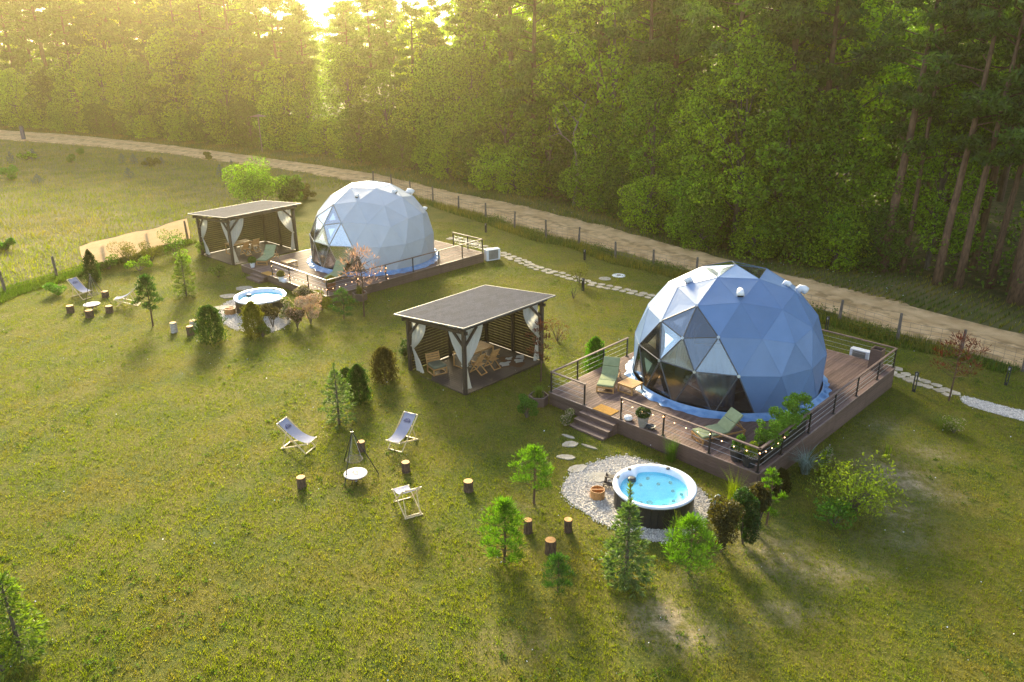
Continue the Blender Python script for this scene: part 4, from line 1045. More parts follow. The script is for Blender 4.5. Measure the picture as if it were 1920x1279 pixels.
for i, (px, py, rx, ry, rz, lab) in enumerate(((1070, 834, .36, .24, .2, 'pale stepping stone nearest the front deck steps'), (1060, 858, .36, .2, -.1, 'yellowish stepping stone, second from the front deck steps'), (1082, 880, .45, .24, .45, 'long grey stepping stone at the edge of the near gravel'),
                                               (1120, 896, .62, .36, .1, 'big grey slab lying on the gravel left of the near hot tub'), (1104, 838, .35, .08, -.6, 'thin white edging stone at the foot of the front deck steps'),
                                               (1065, 819, .3, .1, -.6, 'narrow stone tucked under the bottom front step'))):
    stone(px, py, rx, ry, rz, 'stepping_stone', lab, m_='slate' if i in (2, 3) else 'stone', sd=i)
for i, (px, py, lab) in enumerate(((458, 541, 'stepping stone just below the rear deck steps'), (430, 556, 'pale stepping stone left of the far hot tub'), (415, 578, 'stepping stone at the edge of the far gravel'))):
    stone(px, py, .6, .45, .2*i, 'stepping_stone', lab, sd=40+i)
def path(pxs, label, step=.55, rows=2, skip=()):
    pts = resample([tuple(G(*p)[:2]) for p in pxs], step); z0 = float(gz(*pts[0]))
    R_ = link(bpy.data.objects.new('stone_path', None)); R_.location = (pts[0][0], pts[0][1], z0); tag(R_, label, kind='structure')
    for i, p in enumerate(pts[:-1]):
        d = pts[i+1]-p; d = d/np.linalg.norm(d); n = np.array([-d[1], d[0]])
        for j in range(rows):
            q = p+n*((j-(rows-1)/2)*.48)+RNG.normal(size=2)*.05
            k = random.randint(5, 7); rr = random.uniform(.2, .28); poly = []
            for m_ in range(k):
                a = 2*PI*m_/k+random.uniform(-.2, .2); r = rr*random.uniform(.85, 1.15); v = d*(r*1.15*math.cos(a))+n*(r*math.sin(a)); poly.append((float(v[0]), float(v[1])))
            obj('stone', MB().prism(poly, -.05, .03+random.uniform(0, .015)).mesh('stone', M['stone']), R_, (q[0]-pts[0][0], q[1]-pts[0][1], float(gz(*q))-z0))
path([(845, 448), (880, 454), (925, 471), (960, 483), (1000, 501), (1050, 515), (1080, 524), (1110, 533), (1150, 540), (1200, 552), (1240, 562), (1300, 575)], 'flagstone path from the rear deck to the front dome', .58, 2)
path([(1660, 690), (1685, 700), (1710, 711), (1745, 724), (1780, 738), (1815, 752)], 'flagstone path to the right of the front deck', .5, 2)
# manhole covers
p = G(1160, 517); T = thing('manhole_cover', 'white concrete ring cover with dark hub on the lawn by the path', 'manhole cover', p)
obj('ring', MB().lathe([(.001, .02), (.42, .03), (.45, .02), (.45, -.02)], 24).mesh('ring', M['white']), T); obj('cap', MB().lathe([(.14, .03), (.12, .07), (.001, .07)], 16).mesh('cap', M['slate']), T)
p = G(1134, 523); T = thing('manhole_cover', 'flat grey cover on the lawn left of the white ring cover', 'manhole cover', p)
obj('disc', MB().lathe([(.4, -.02), (.4, .03), (.001, .035)], 20).mesh('disc', M['slate']), T); obj('lift_hole', MB().box((.2, 0, .036), (.1, .03, .004)).mesh('lift_hole', M['black']), T)

# ------------------------------------------------------------------ fire places, chairs, stumps
def tripod(apex_px, h, feet_px, bowl_px, br, grill_px, where):
    F_ = [G(*p) for p in feet_px]; c = np.mean(F_, 0)
    T = thing('cooking_tripod', 'tall black cooking tripod with a round hanging grill '+where, 'tripod', c)
    ap = Vector((0, 0, h))
    for f in F_:
        v = Vector(f-c); t = ap+(ap-v).normalized()*.12; obj('leg', MB().tube([v, t], .018, 6).mesh('leg', M['black']), T)
    obj('top_ring', MB().lathe([(.05, h-.03), (.05, h+.0)], 10).mesh('top_ring', M['black']), T)
    gh = .62; ch = MB()
    for a in (0, 2.1, 4.2): ch.tube([(0, 0, h), (.28*math.cos(a), .28*math.sin(a), gh)], .006, 4)
    obj('chain', ch.mesh('chain', M['steel']), T)
    g_ = MB(); g_.tube([(.3*math.cos(2*PI*k/24), .3*math.sin(2*PI*k/24), gh) for k in range(25)], .012, 5)
    for k in range(-6, 7):
        x = k*.045; y = math.sqrt(max(0, .09-x*x)); g_.tube([(x, -y, gh), (x, y, gh)], .006, 4)
    obj('grill_grate', g_.mesh('grill_grate', M['post']), T)
    b = G(*bowl_px); B = thing('fire_bowl', 'round fire bowl with flat steel lid '+where, 'fire bowl', b)
    obj('stand', MB().tube([(0, 0, 0), (0, 0, .2)], .05, 8).mesh('stand', M['steel']), B)
    for a in (0, 2.1, 4.2): obj('leg', MB().tube([(.3*br*math.cos(a), .3*br*math.sin(a), .2), (.62*br*math.cos(a), .62*br*math.sin(a), 0)], .015, 5).mesh('leg', M['black']), B)
    obj('bowl', MB().lathe([(.001, .16), (br*.5, .17), (br*.85, .23), (br*.97, .3), (br*.94, .3), (br*.8, .25), (.001, .2)], 28).mesh('bowl', M['rust'], True), B)
    obj('lid', MB().lathe([(.001, .30), (br, .305), (br*1.01, .325), (br*.97, .335), (.001, .345)], 32).mesh('lid', M['steel']), B)
    obj('lid_handle', MB().tube([(-.09, 0, .345), (-.08, 0, .39), (.08, 0, .39), (.09, 0, .345)], .012, 6).mesh('lid_handle', M['black']), B)
tripod((660, 797), 1.75, [(646, 912), (645, 866), (710, 888)], (668, 902), .42, None, 'at the near fire place')
tripod((165, 513), 1.8, [(158, 585), (172, 556), (209, 570)], (174, 580), .45, None, 'at the far fire place')
def deck_chair_proto(label, loc, rz, sc=1.0):
    """faces +y"""
    T = thing('deck_chair', label, 'deck chair', loc, rz, 'folding canvas deck chairs round the fire places')
    w = .3; A0, A1 = (.52, .02), (-.58, 1.02); B0, B1 = (-.55, .02), (.62, .42)
    for s in (-1, 1):
        obj('long_rail', MB().beam((s*w, A0[0], A0[1]), (s*w, A1[0], A1[1]), .025, .045).mesh('long_rail', M['pine_w']), T)
        obj('seat_rail', MB().beam((s*(w-.035), B0[0], B0[1]), (s*(w-.035), B1[0], B1[1]), .025, .045).mesh('seat_rail', M['pine_w']), T)
        obj('prop', MB().beam((s*(w-.07), -.26, .72), (s*(w-.07), -.5, .04), .022, .035).mesh('prop', M['pine_w']), T)
    for (y, z) in (A0, A1, B0, B1): obj('crossbar', MB().box((0, y, z), (2*w, .035, .035)).mesh('crossbar', M['pine_w']), T)
    obj('crossbar', MB().box((0, -.5, .05), (2*w-.12, .03, .03)).mesh('crossbar', M['pine_w']), T)
    n = 22; vs = []; fs = []
    def curve(t):
        y = A1[0]+(B1[0]-A1[0])*t; z = A1[1]+(B1[1]-A1[1])*t; sag = .9*t*(1-t)*(0.6+.8*t)
        return y-.06*math.sin(PI*t), z-sag*.62
    for i in range(n+1):
        y, z = curve(i/n)
        for s in (-1, 0, 1): vs.append((s*(w-.055), y, z+.03-.012*(s == 0)))
    for i in range(n):
        for j in range(2): fs.append((i*3+j, i*3+j+1, i*3+j+4, i*3+j+3))
    me = bpy.data.meshes.new('canvas'); me.from_pydata(vs, [], fs); me.materials.append(M['canvas']); me.shade_smooth(); cv = obj('canvas', me, T)
    # printed emblem: a small latticed dome
    lg = MB()
    def pt(u, v):  # u across, v along the cloth 0..1
        y, z = curve(v); y2, z2 = curve(v+.01); nrm = Vector((0, -(z2-z), (y2-y))).normalized()
        if nrm.z < 0: nrm = -nrm
        return Vector((u, y, z+.03))+nrm*.006
    def stroke(p, q, th=.009):
        P0, P1 = pt(*p), pt(*q); d = (P1-P0); 
        if d.length < 1e-4: return
        sd_ = d.cross(Vector((0, 0, 1))); sd_ = sd_.normalized()*th if sd_.length > 1e-5 else Vector((th, 0, 0))
        lg.add([P0-sd_, P0+sd_, P1+sd_, P1-sd_], [(0, 1, 2, 3)])
    R0, vc = .14, .27
    for ring in (1., .6, .25):
        pts = [(R0*math.cos(a)*1., vc-.1*ring*math.sin(a)) for a in np.linspace(0, PI, 9)]
        for p, q in zip(pts[:-1], pts[1:]): stroke(p, q)
    for a in np.linspace(0, PI, 7): stroke((R0*math.cos(a), vc-.1*math.sin(a)), (R0*.3*math.cos(a), vc), .005)
    stroke((-R0, vc), (R0, vc)); stroke((-R0*.8, vc+.025), (R0*.8, vc+.025), .006)
    obj('emblem', lg.mesh('emblem', M['ink']), cv)
    return T
def place_chair(front, rear, label, dz=0):
    f = G(*front); r = G(*rear); c = (f+r)/2; rz = face_to(r, f); ln = np.linalg.norm((f-r)[:2]); print('chair', label[:20], round(float(ln), 2))
    return deck_chair_proto(label, (c[0], c[1], float(gz(c[0], c[1]))), rz)
ch1 = place_chair((581.5, 845), (538, 836), 'lavender canvas deck chair left of the near tripod, facing right')
ch2 = place_chair((740, 846), (772, 822), 'lavender canvas deck chair with dark dome emblem right of the near tripod')
ch3 = place_chair((755, 939), (774.5, 967.6), 'deck chair seen from behind, below the near fire bowl')
ch4 = place_chair((164.5, 560), (143, 555), 'bluish deck chair behind the far tripod')
ch5 = place_chair((226, 573), (256.5, 571.5), 'deck chair facing left beside the small pine at the far fire place')
for c in (ch4, ch5, ch1, ch2, ch3): c.scale = (1.08, 1.08, 1.08)
def stump(px, py, r, h, label, kind='bark', grp='log stumps used as stools'):
    p = G(px, py); T = thing('log_stump', label, 'log stump', p, random.uniform(0, 6), grp)
    mb = MB(); n = 22; js = [1+random.uniform(-.09, .07) for _ in range(n)]
    r *= random.uniform(.93, 1.08)
    prof = [(1.12, -.03), (1.02, .06), (.98, h*.4), (1.0, h*.7), (.99, h-.012), (.95, h)]
    for rr, z in prof:
        for k in range(n): a = 2*PI*k/n; q = r*rr*js[k]*(1+random.uniform(-.02, .02)); mb.v.append((q*math.cos(a), q*math.sin(a), z))
    for i in range(len(prof)-1):
        for k in range(n): k2 = (k+1) % n; mb.f.append((i*n+k, i*n+k2, (i+1)*n+k2, (i+1)*n+k))
    obj('bark', mb.mesh('bark', M[kind]), T)
    obj('cut_face', MB().lathe([(r*.955, h-.004), (r*.95, h+.004), (r*.5, h+.006), (.001, h+.005)], n, jit=.03).mesh('cut_face', M['cut']), T)
for a in [(566, 914, .16, .43, 'log stump left of the near fire bowl, below the left deck chair'), (678, 845, .16, .4, 'log stump just behind the near tripod'), (761.5, 884, .15, .4, 'log stump right of the near fire bowl below the emblem deck chair'),
          (878.5, 920, .17, .4, 'lone log stump on the lawn right of the near fire place'), (990, 998, .14, .48, 'log stump at the left of three in front of the near hot tub'),
          (1065, 996, .15, .46, 'log stump at the right of three in front of the near hot tub'), (1032, 1037, .175, .5, 'nearest log stump of three in front of the near hot tub'),
          (133, 586, .2, .42, 'log stump leftmost at the far fire place'), (198, 557, .2, .36, 'log stump behind the far tripod leg'), (206, 586, .19, .4, 'log stump right of the far fire bowl'), (169, 595, .2, .42, 'log stump in front of the far fire bowl'),
          (358, 628, .19, .5, 'dark log stump beside the dark bushy shrub near the far hot tub')]: stump(*a)
stump(327, 623, .18, .55, 'white barked birch stump standing alone on the left lawn', 'birch'); stump(364, 617, .18, .5, 'pale birch stump behind the dark stump near the far hot tub', 'birch')

# ------------------------------------------------------------------ fences, screen, bollards
def fence(pts, label, h=1.25, lean=.06, wires=True, name='wire_fence', post_r=.085):
    o0 = pts[0]; T = thing(name, label, 'fence', (o0[0], o0[1], 0))
    for i, p in enumerate(pts):
        r = random.Random(i*3+1); hh = h*r.uniform(.92, 1.12); z = float(gz(*p)); q = (p[0]-o0[0], p[1]-o0[1]); a, b = r.uniform(-lean, lean), r.uniform(-lean, lean)
        obj('fence_post', MB().tube([(0, 0, -.1), (a*.4, b*.4, hh*.5), (a, b, hh)], [post_r*1.1, post_r, post_r*.85], 7).mesh('fence_post', M['post']), T, (q[0], q[1], z))
    if wires:
        w = MB()
        for p, q in zip(pts[:-1], pts[1:]):
            z0, z1 = float(gz(*p)), float(gz(*q)); L_ = math.hypot(q[0]-p[0], q[1]-p[1]); n = int(L_/.45)
            def P3(t, hgt): return (p[0]+(q[0]-p[0])*t-o0[0], p[1]+(q[1]-p[1])*t-o0[1], z0+(z1-z0)*t+hgt)
            for hgt in (.2, .42, .64, .86, 1.1):
                ps = [P3(t, hgt+random.uniform(-.015, .015)) for t in np.linspace(0, 1, 7)]; w.tube(ps, .008, 3, False)
            for k in range(1, n): w.tube([P3(k/n, .05), P3(k/n+random.uniform(-.01, .01), .6), P3(k/n, 1.1)], .006, 3, False)
        obj('wire_mesh', w.mesh('wire_mesh', M['wire']), T)
    return T
fence(fence_w, 'low wire mesh fence on rough wooden posts along the sandy road', 1.4)
fence(leftf_w[:4], 'short run of rough wooden fence posts at the left edge of the lawn', 1.45)
fence([leftf_w[3], leftf_w[4], leftf_w[5]], 'rough wooden posts holding the tan screen', 1.5, wires=False)
# tan privacy screen
s0 = G(158, 506); s1 = G(357, 448)
vs = []; fs = []; n = 40
for i in range(n+1):
    t = i/n; p = s0*(1-t)+s1*t; top = 1.62+.07*math.sin(t*7)+.05*math.sin(t*17); off = .03*math.sin(t*31)
    for j, zz in enumerate((0.03, .6, 1.15, top)): vs.append((p[0]-s0[0]+off*.7+(.04 if j == 1 else 0), p[1]-s0[1]+off, zz))
for i in range(n):
    for j in range(3): b = i*4+j; fs.append((b, b+4, b+5, b+1))
me = bpy.data.meshes.new('screen_cloth'); me.from_pydata(vs, [], fs); me.materials.append(M['screen']); me.shade_smooth()
T = thing('privacy_screen', 'tan cloth privacy screen stretched on the left fence', 'screen', (s0[0], s0[1], float(gz(*s0[:2])))); so = obj('screen_cloth', me, T)
obj('top_cord', MB().tube([tuple(vs[i*4+3]) for i in range(0, n+1, 4)], .014, 5).mesh('top_cord', M['dead']), T)
def bollard(px, py, h, label):
    T = thing('bollard_lamp', label, 'bollard lamp', G(px, py), -.77, 'black bollard lamps along the garden paths')
    for s in (-.055, .055): obj('upright', MB().box((s, 0, h/2), (.03, .11, h)).mesh('upright', M['anthr']), T)
    obj('cap', MB().box((0, 0, h+.015), (.14, .12, .03)).mesh('cap', M['anthr']), T); obj('base_block', MB().box((0, 0, .06), (.078, .1, .12)).mesh('base_block', M['anthr']), T)
    obj('light_head', MB().box((0, 0, h-.07), (.078, .09, .1)).mesh('light_head', M['steel']), T)
for a in [(1096, 488, .75, 'bollard lamp among weeds near the fence, above the stone path'), (1093, 545, .78, 'bollard lamp standing right at the stone path behind the near pavilion'), (1549, 622, .85, 'bollard lamp just right of the blue dome by the back railing'),
          (1713, 734, .95, 'bollard lamp at the stone path right of the front deck'), (1886, 722, .9, 'bollard lamp near the right edge of the photo'), (911, 436, .7, 'bollard lamp behind the rear deck by the fence')]: bollard(*a)
# blue post, sign board at the far road
p = G(45, 262); T = thing('marker_post', 'dark blue marker post at the far left bend of the road', 'post', p); obj('pole', bevel(MB().box((0, 0, .95), (.5, .3, 1.9)).mesh('pole', mat('blue_paint', (.02, .035, .11), rough=.5)), .03), T)
obj('cap', MB().box((0, 0, 1.93), (.55, .35, .06)).mesh('cap', M['anthr']), T)
p = G(492, 287); T = thing('bird_table', 'pale flat roofed wooden stand by the road at the forest edge', 'bird table', p)
obj('pole', MB().tube([(0, 0, 0), (0, 0, 4.6)], .06, 6).mesh('pole', M['dead']), T); obj('roof', MB().add([(-1, -.4, 4.6), (1, -.4, 4.6), (1, .4, 4.6), (-1, .4, 4.6), (0, -.4, 4.85), (0, .4, 4.85)], [(0, 1, 4), (3, 5, 2), (0, 4, 5, 3), (1, 2, 5, 4), (0, 3, 2, 1)]).mesh('roof', M['dead']), T)

# ------------------------------------------------------------------ garden plants
def dims(bx, by, ty, wpx):
    p = G(bx, by); lo, hi = 0., 30.
    for _ in range(30):
        h = (lo+hi)/2
        if projpx(p+np.array([0, 0, h]))[1] > ty: lo = h
        else: hi = h
    return p, h, wpx*((p-np.array([0, 0, CAMH]))@CF)/FPX/2
def needles_along(p, q, n, size, asp=.22, spread=.6, droop=0., rng=RNG):
    t = rng.uniform(.12, 1, (n, 1)); c = p*(1-t)+q*t; d = (q-p)/np.linalg.norm(q-p)
    a = d+unit(n, rng)*spread; a[:, 2] += droop; a /= np.linalg.norm(a, axis=1, keepdims=True)
    b = np.cross(a, unit(n, rng)); b /= np.linalg.norm(b, axis=1, keepdims=True); s = size*rng.uniform(.7, 1.3, (n, 1))
    return np.stack([c, c+a*s*.5+b*s*asp*.5, c+a*s, c+a*s*.5-b*s*asp*.5], 1)
def young_spruce(bx, by, ty, w, leaf, label, seed=0, dens=1., droop=-.12, spike=.16):
    p, h, r = dims(bx, by, ty, w); rng = np.random.default_rng(seed+5); T = thing('young_spruce', label, 'spruce', p)
    tr = MB().tube([(0, 0, -.05), (.02, 0, h*.5), (0, 0, h)], [.035*h/2+.01, .02*h/2+.006, .006], 6); out = []
    nW = max(7, int(h/.24))
    out.append(needles_along(np.array([0, 0, h*(1-spike)]), np.array([0, 0, h]), 90, .09*max(h/2, .7), .2, .7, rng=rng))
    for i in range(nW):
        t = i/(nW-1); z = h*(.06+(1-spike-.06)*t); L_ = r*(1-t)**.8*1.0+.1*r; nb = rng.integers(5, 7); a0 = rng.uniform(0, 6)
        if t < .12: L_ *= .75
        for k in range(nb):
            a = a0+2*PI*k/nb+rng.uniform(-.25, .25); l = L_*rng.uniform(.65, 1.12); up = .35*t+droop*(1-t)+rng.uniform(-.06, .08)
            e = np.array([l*math.cos(a), l*math.sin(a), z+l*(up+.1)]); m_ = np.array([l*.5*math.cos(a), l*.5*math.sin(a), z+l*up*.2])
            b0 = np.array([0, 0, z]); tr.tube([b0, m_, e], [.008*h/2+.002, .006, .002], 3, False)
            nn = int((14+60*l)*dens); out.append(needles_along(b0, m_, nn//2, .085*h/2+.03, .22, .7, -.1, rng)); out.append(needles_along(m_, e, nn, .085*h/2+.03, .22, .7, -.05, rng))
            for s in range(2):   # side twigs
                tt = rng.uniform(.35, .85); b = b0*(1-tt)+e*tt; sa = a+rng.choice([-1, 1])*rng.uniform(.6, 1.); ll = l*(1-tt)*.9+.05
                out.append(needles_along(b, b+np.array([ll*math.cos(sa), ll*math.sin(sa), ll*(up-.05)]), int((8+45*ll)*dens), .08*h/2+.03, .22, .7, -.05, rng))
    obj('trunk', tr.mesh('trunk', M['dtrunk']), T); obj('foliage', quads_mesh('foliage', np.concatenate(out), M[leaf]), T); return T
def young_pine(bx, by, ty, w, leaf, label, seed=0, bare=.25, puffs=26, name='young_pine', trunk_r=.03, npuff=110):
    p, h, r = dims(bx, by, ty, w); rng = np.random.default_rng(seed+50); T = thing(name, label, 'pine', p)
    tr = MB().tube([(0, 0, -.05), (.04, .02, h*.5), (0, 0, h*.95)], [trunk_r*h/2+.01, trunk_r*.7*h/2+.006, .008], 6); out = []
    for i in range(puffs):
        t = (i+.5)/puffs; z = h*(bare+(1-bare)*t*.92); env = math.sin(PI*min(1, (.22+.78*t)))**.8*r; a = i*2.4+rng.uniform(-.4, .4); l = env*rng.uniform(.45, 1.)
        e = np.array([l*math.cos(a), l*math.sin(a), z+l*.35]); b0 = np.array([0, 0, z-.1*h*.3]); tr.tube([b0, (b0+e)/2+np.array([0, 0, -.02]), e], [.012*h/2, .008*h/2, .003], 4, False)
        n = npuff; pr = r*.42*rng.uniform(.7, 1.15); d = unit(n, rng); d[:, 2] = np.abs(d[:, 2])*.9-.15; c = e+d*pr*rng.uniform(.1, .8, (n, 1))
        a_ = d+np.array([0, 0, .5]); a_ /= np.linalg.norm(a_, axis=1, keepdims=True); b = np.cross(a_, unit(n, rng)); b /= np.linalg.norm(b, axis=1, keepdims=True)
        s = .13*max(.8, h/2)*rng.uniform(.7, 1.2, (n, 1)); out.append(np.stack([c, c+a_*s*.5+b*s*.09, c+a_*s, c+a_*s*.5-b*s*.09], 1))
    obj('trunk', tr.mesh('trunk', M['ptrunk']), T); obj('foliage', quads_mesh('foliage', np.concatenate(out), M[leaf]), T); return T
def thuja(bx, by, ty, w, leaf, label, seed=0, n=5200, point=.5, size=.075, name='thuja_bush'):
    p, h, r = dims(bx, by, ty, w); rng = np.random.default_rng(seed+90); T = thing(name, label, 'shrub', p)
    t = rng.uniform(0, 1, n)**.85; ang = rng.uniform(0, 2*PI, n); prof = np.sin(np.clip(.25+.75*t, 0, 1)*PI)**point
    lump = 1+.17*np.sin(ang*4+t*9)+.12*np.sin(ang*7-t*17)+.12*np.sin(t*23+ang*3)
    rr = r*prof*lump*np.where(rng.uniform(size=n) < .1, rng.uniform(.9, 1.25, n), rng.uniform(.5, 1.0, n)); c = np.c_[rr*np.cos(ang), rr*np.sin(ang), h*t]
    ax = np.c_[np.cos(ang)*.45, np.sin(ang)*.45, np.ones(n)]; q = leafq(c, size*max(h, .8)**.5, .45, ax/np.linalg.norm(ax, axis=1, keepdims=True), rng)
    obj('foliage', quads_mesh('foliage', q, M[leaf]), T); obj('stem', MB().tube([(0, 0, -.05), (0, 0, h*.6)], [.04, .015], 6).mesh('stem', M['dtrunk']), T); return T
def bush(bx, by, ty, w, leaf, label, seed=0, n=3500, size=.09, open_=.0, name='garden_shrub', nl=9, blossom=None, cat='shrub', zs=.8):
    p, h, r = dims(bx, by, ty, w); rng = np.random.default_rng(seed+200); T = thing(name, label, cat, p)
    cs = []; rs = []
    for i in range(nl):
        a = rng.uniform(0, 2*PI); q = r*.68*rng.uniform(.1, 1)**.6; z = h*rng.uniform(.22, .82); cs.append((q*math.cos(a), q*math.sin(a), z)); rs.append(min(r*.5, h*.35)*rng.uniform(.55, 1.))
    v = sum(x*x for x in rs); pts = lobes(cs, rs, n/v, rng, zs); pts = pts[pts[:, 2] > .02]
    ks = rng.uniform(0, 1, len(pts)) > open_
    obj('leaves', quads_mesh('leaves', leafq(pts[ks], size, .5, rng=rng, bias=.2), M[leaf]), T)
    st = MB()
    for c in cs: st.tube([(0, 0, -.03), (c[0]*.5, c[1]*.5, c[2]*.6), c], [.02, .014, .004], 4, False)
    obj('stems', st.mesh('stems', M['dtrunk']), T)
    if blossom: obj('blossom', quads_mesh('blossom', leafq(lobes(cs, [x*1.02 for x in rs], n*.5/v, rng, zs, .9), size*.8, .8, rng=rng), M[blossom]), T)
    return T
def grass_clump(bx, by, ty, w, leaf, label, n=260, wd=.016, lean=.9, name='grass_clump', cat='ornamental grass', sp=.1):
    p, h, r = dims(bx, by, ty, w); T = thing(name, label, cat, p)
    obj('blades', quads_mesh('blades', blades_at(RNG.normal(size=(n, 2))*r*sp*2, h*1.15, wd, lean*r/h*1.3), M[leaf]), T); return T

young_spruce(1172, 1096, 908, 104, 'spruce_soft', 'tall young spruce with a bare top spike in front of the near hot tub', 1, .55, spike=.22)
young_pine(1290, 1075, 968, 96, 'pine_fresh', 'bushy bright green young pine just right of the spruce before the near hot tub', 2, .04, 40)
young_pine(1001, 945, 838, 78, 'pine_fresh', 'umbrella shaped young pine on a thin trunk left of the stepping stones', 3, .25, 26)
young_pine(946, 1055, 934, 78, 'pine_fresh', 'upright bright young pine left of the three log stumps', 4, .0, 40)
young_pine(1045, 1112, 1040, 62, 'pine_deep', 'small dark bushy pine below the nearest log stump', 5, .02, 26)
young_spruce(636, 795, 682, 78, 'spruce_soft', 'grey green young spruce on the lawn above the near tripod', 6, .55)
thuja(674, 753, 684, 40, 'thuja_green', 'dark green cone shrub beside the grey green spruce', 7, 5200, .55)
thuja(722, 713, 652, 46, 'bronze_leaves', 'olive bronze round topped shrub left of the near pavilion', 8, 5200, .4)
thuja(650, 716, 690, 26, 'thuja_green', 'small dark shrub hidden behind the grey green spruce', 9, 2200, .5)
bush(758, 668, 640, 34, 'thuja_green', 'low green shrub touching the left post of the near pavilion', 10, 1800, .07)
bush(987, 783, 741, 42, 'fresh_leaves', 'bright green leafy bush left of the hexagonal planter', 11, 2600, .075)
bush(1068, 799, 768, 34, 'spruce_fresh', 'low plant with pale flowers beside the front deck steps', 12, 1200, .07, blossom='cream_blossom')
thuja(1115, 700, 632, 38, 'fresh_leaves', 'light green cone shrub behind the left railing of the front deck', 13, 4200, .5)
bush(1045, 640, 596, 56, 'red_leaves', 'sparse reddish shrub on the lawn between pavilion and blue dome', 14, 700, .06, open_=.2)
bush(1085, 534, 495, 60, 'thuja_yellow', 'sparse yellow green shrub by the path bollard', 15, 900, .08)
bush(1075, 560, 520, 40, 'spruce_fresh', 'airy pale seedling on the lawn behind the near pavilion', 16, 350, .06)
T = young_pine(1014, 715, 600, 44, 'red_leaves', 'slender red leaved cherry in front of the right curtain of the near pavilion', 17, .3, 16, 'red_cherry', .02, 30); T['category'] = 'tree'
grass_clump(1258, 864, 824, 46, 'pine_fresh', 'feathery grass clump against the front deck fascia', 200, .008, .8)
grass_clump(1268, 1012, 972, 44, 'lime_leaves', 'arching bright grass in front of the near hot tub', 90, .014, 1.1)
grass_clump(1375, 945, 897, 56, 'lime_leaves', 'tall arching lime grass behind the bronze yews', 170, .014, 1.)
grass_clump(1508, 888, 845, 68, 'fescue', 'spiky blue grey yucca against the right side of the front deck', 180, .022, .95, 'yucca', 'yucca', .04)
for i, a in enumerate([(1352, 1035, 925, 66, 'left most bronze green yew of the clump right of the near hot tub'), (1392, 1020, 905, 62, 'middle bronze green yew of the clump right of the near hot tub'), (1418, 1000, 900, 50, 'rear bronze green yew of the clump by the front deck corner')]):
    bush(a[0], a[1], a[2], a[3]*1.05, ('bronze_leaves', 'thuja_green', 'bronze_leaves')[i], a[4], 20+i, 4800, .08, .0, 'yew_bush', 16, zs=1.2)
young_pine(1437, 985, 876, 44, 'pine_fresh', 'thin young pine with round tufts at the front corner of the deck', 24, .1, 13)
thuja(1462, 925, 880, 34, 'bronze_leaves', 'brownish shrub at the foot of the deck corner', 25, 2200, .4)
bush(1600, 958, 846, 170, 'lime_leaves', 'large sprawling yellow green shrub on the right lawn', 26, 2100, .11, .1, 'sprawling_shrub', 34, zs=.5)
bush(1560, 985, 925, 90, 'fresh_leaves', 'low green growth below the large yellow green shrub', 27, 1300, .1, .1, zs=.5, nl=12)
grass_clump(1540, 888, 845, 24, 'lime_leaves', 'upright yellow irises between the yucca and the yellow green shrub', 50, .05, .4, 'iris_clump', 'iris')
grass_clump(1664, 858, 830, 26, 'lime_leaves', 'few upright yellow blades on the far side of the sprawling shrub', 18, .03, .5, 'iris_clump', 'iris')
bush(1545, 870, 828, 34, 'fresh_leaves', 'small green shrub with white flowers beside the yucca', 28, 1100, .07, blossom='cream_blossom')
T = young_pine(1779, 752, 632, 96, 'red_leaves', 'small bare stemmed tree with red leaves at the right fence', 29, .35, 22, 'red_leaved_tree', .022, 34); T['category'] = 'tree'
grass_clump(1772, 806, 778, 70, 'spruce_fresh', 'soft grass tuft below the red leaved tree', 300, .008, 1.1); bush(1787, 812, 785, 40, 'spruce_fresh', 'pale flowering low plant beside the soft grass tuft', 30, 500, .06, blossom='cream_blossom')
# left garden
thuja(398, 640, 574, 50, 'thuja_green', 'dark bushy yew beside the dark log stump near the far tub', 31, 5200, .38, name='yew_bush')
thuja(478, 629, 566, 42, 'thuja_yellow', 'yellow green cone shrub in front of the far hot tub', 32, 5000, .55)
young_pine(287, 612, 516, 44, 'pine_deep', 'dense small pine on a thin trunk by the left deck chair', 33, .3, 24)
young_spruce(350, 556, 470, 48, 'spruce_fresh', 'light yellow green young spruce on the left lawn', 34, .6)
bush(410, 520, 495, 38, 'spruce_fresh', 'low light green shrub left of the far pavilion', 35, 1400, .09)
thuja(176, 528, 468, 26, 'thuja_green', 'narrow dark pointed thuja at the left end of the tan screen', 36, 4200, .8)
for i, a in enumerate([(205, 505, 478, 50, 'dark_leaves', 'dark low shrub below the tan screen, near the thuja'), (240, 495, 450, 60, 'thuja_yellow', 'sparse whitish twiggy shrub before the tan screen middle'), (285, 490, 445, 54, 'thuja_yellow', 'light twiggy shrub before the right half of the tan screen'),
                       (330, 478, 425, 56, 'dark_leaves', 'dark shrub at the right end of the tan screen'), (262, 508, 482, 70, 'oak_leaves', 'low ground cover shrub before the tan screen'), (345, 500, 470, 46, 'oak_leaves', 'round green shrub right of the tan screen'), (378, 478, 452, 34, 'spruce_fresh', 'small shrub by the left post of the far pavilion'),
                       (110, 552, 528, 46, 'fresh_leaves', 'bright green low shrub behind the bluish deck chair')]): bush(*a[:4], a[4], a[5], 40+i, 1500, .1, .15)
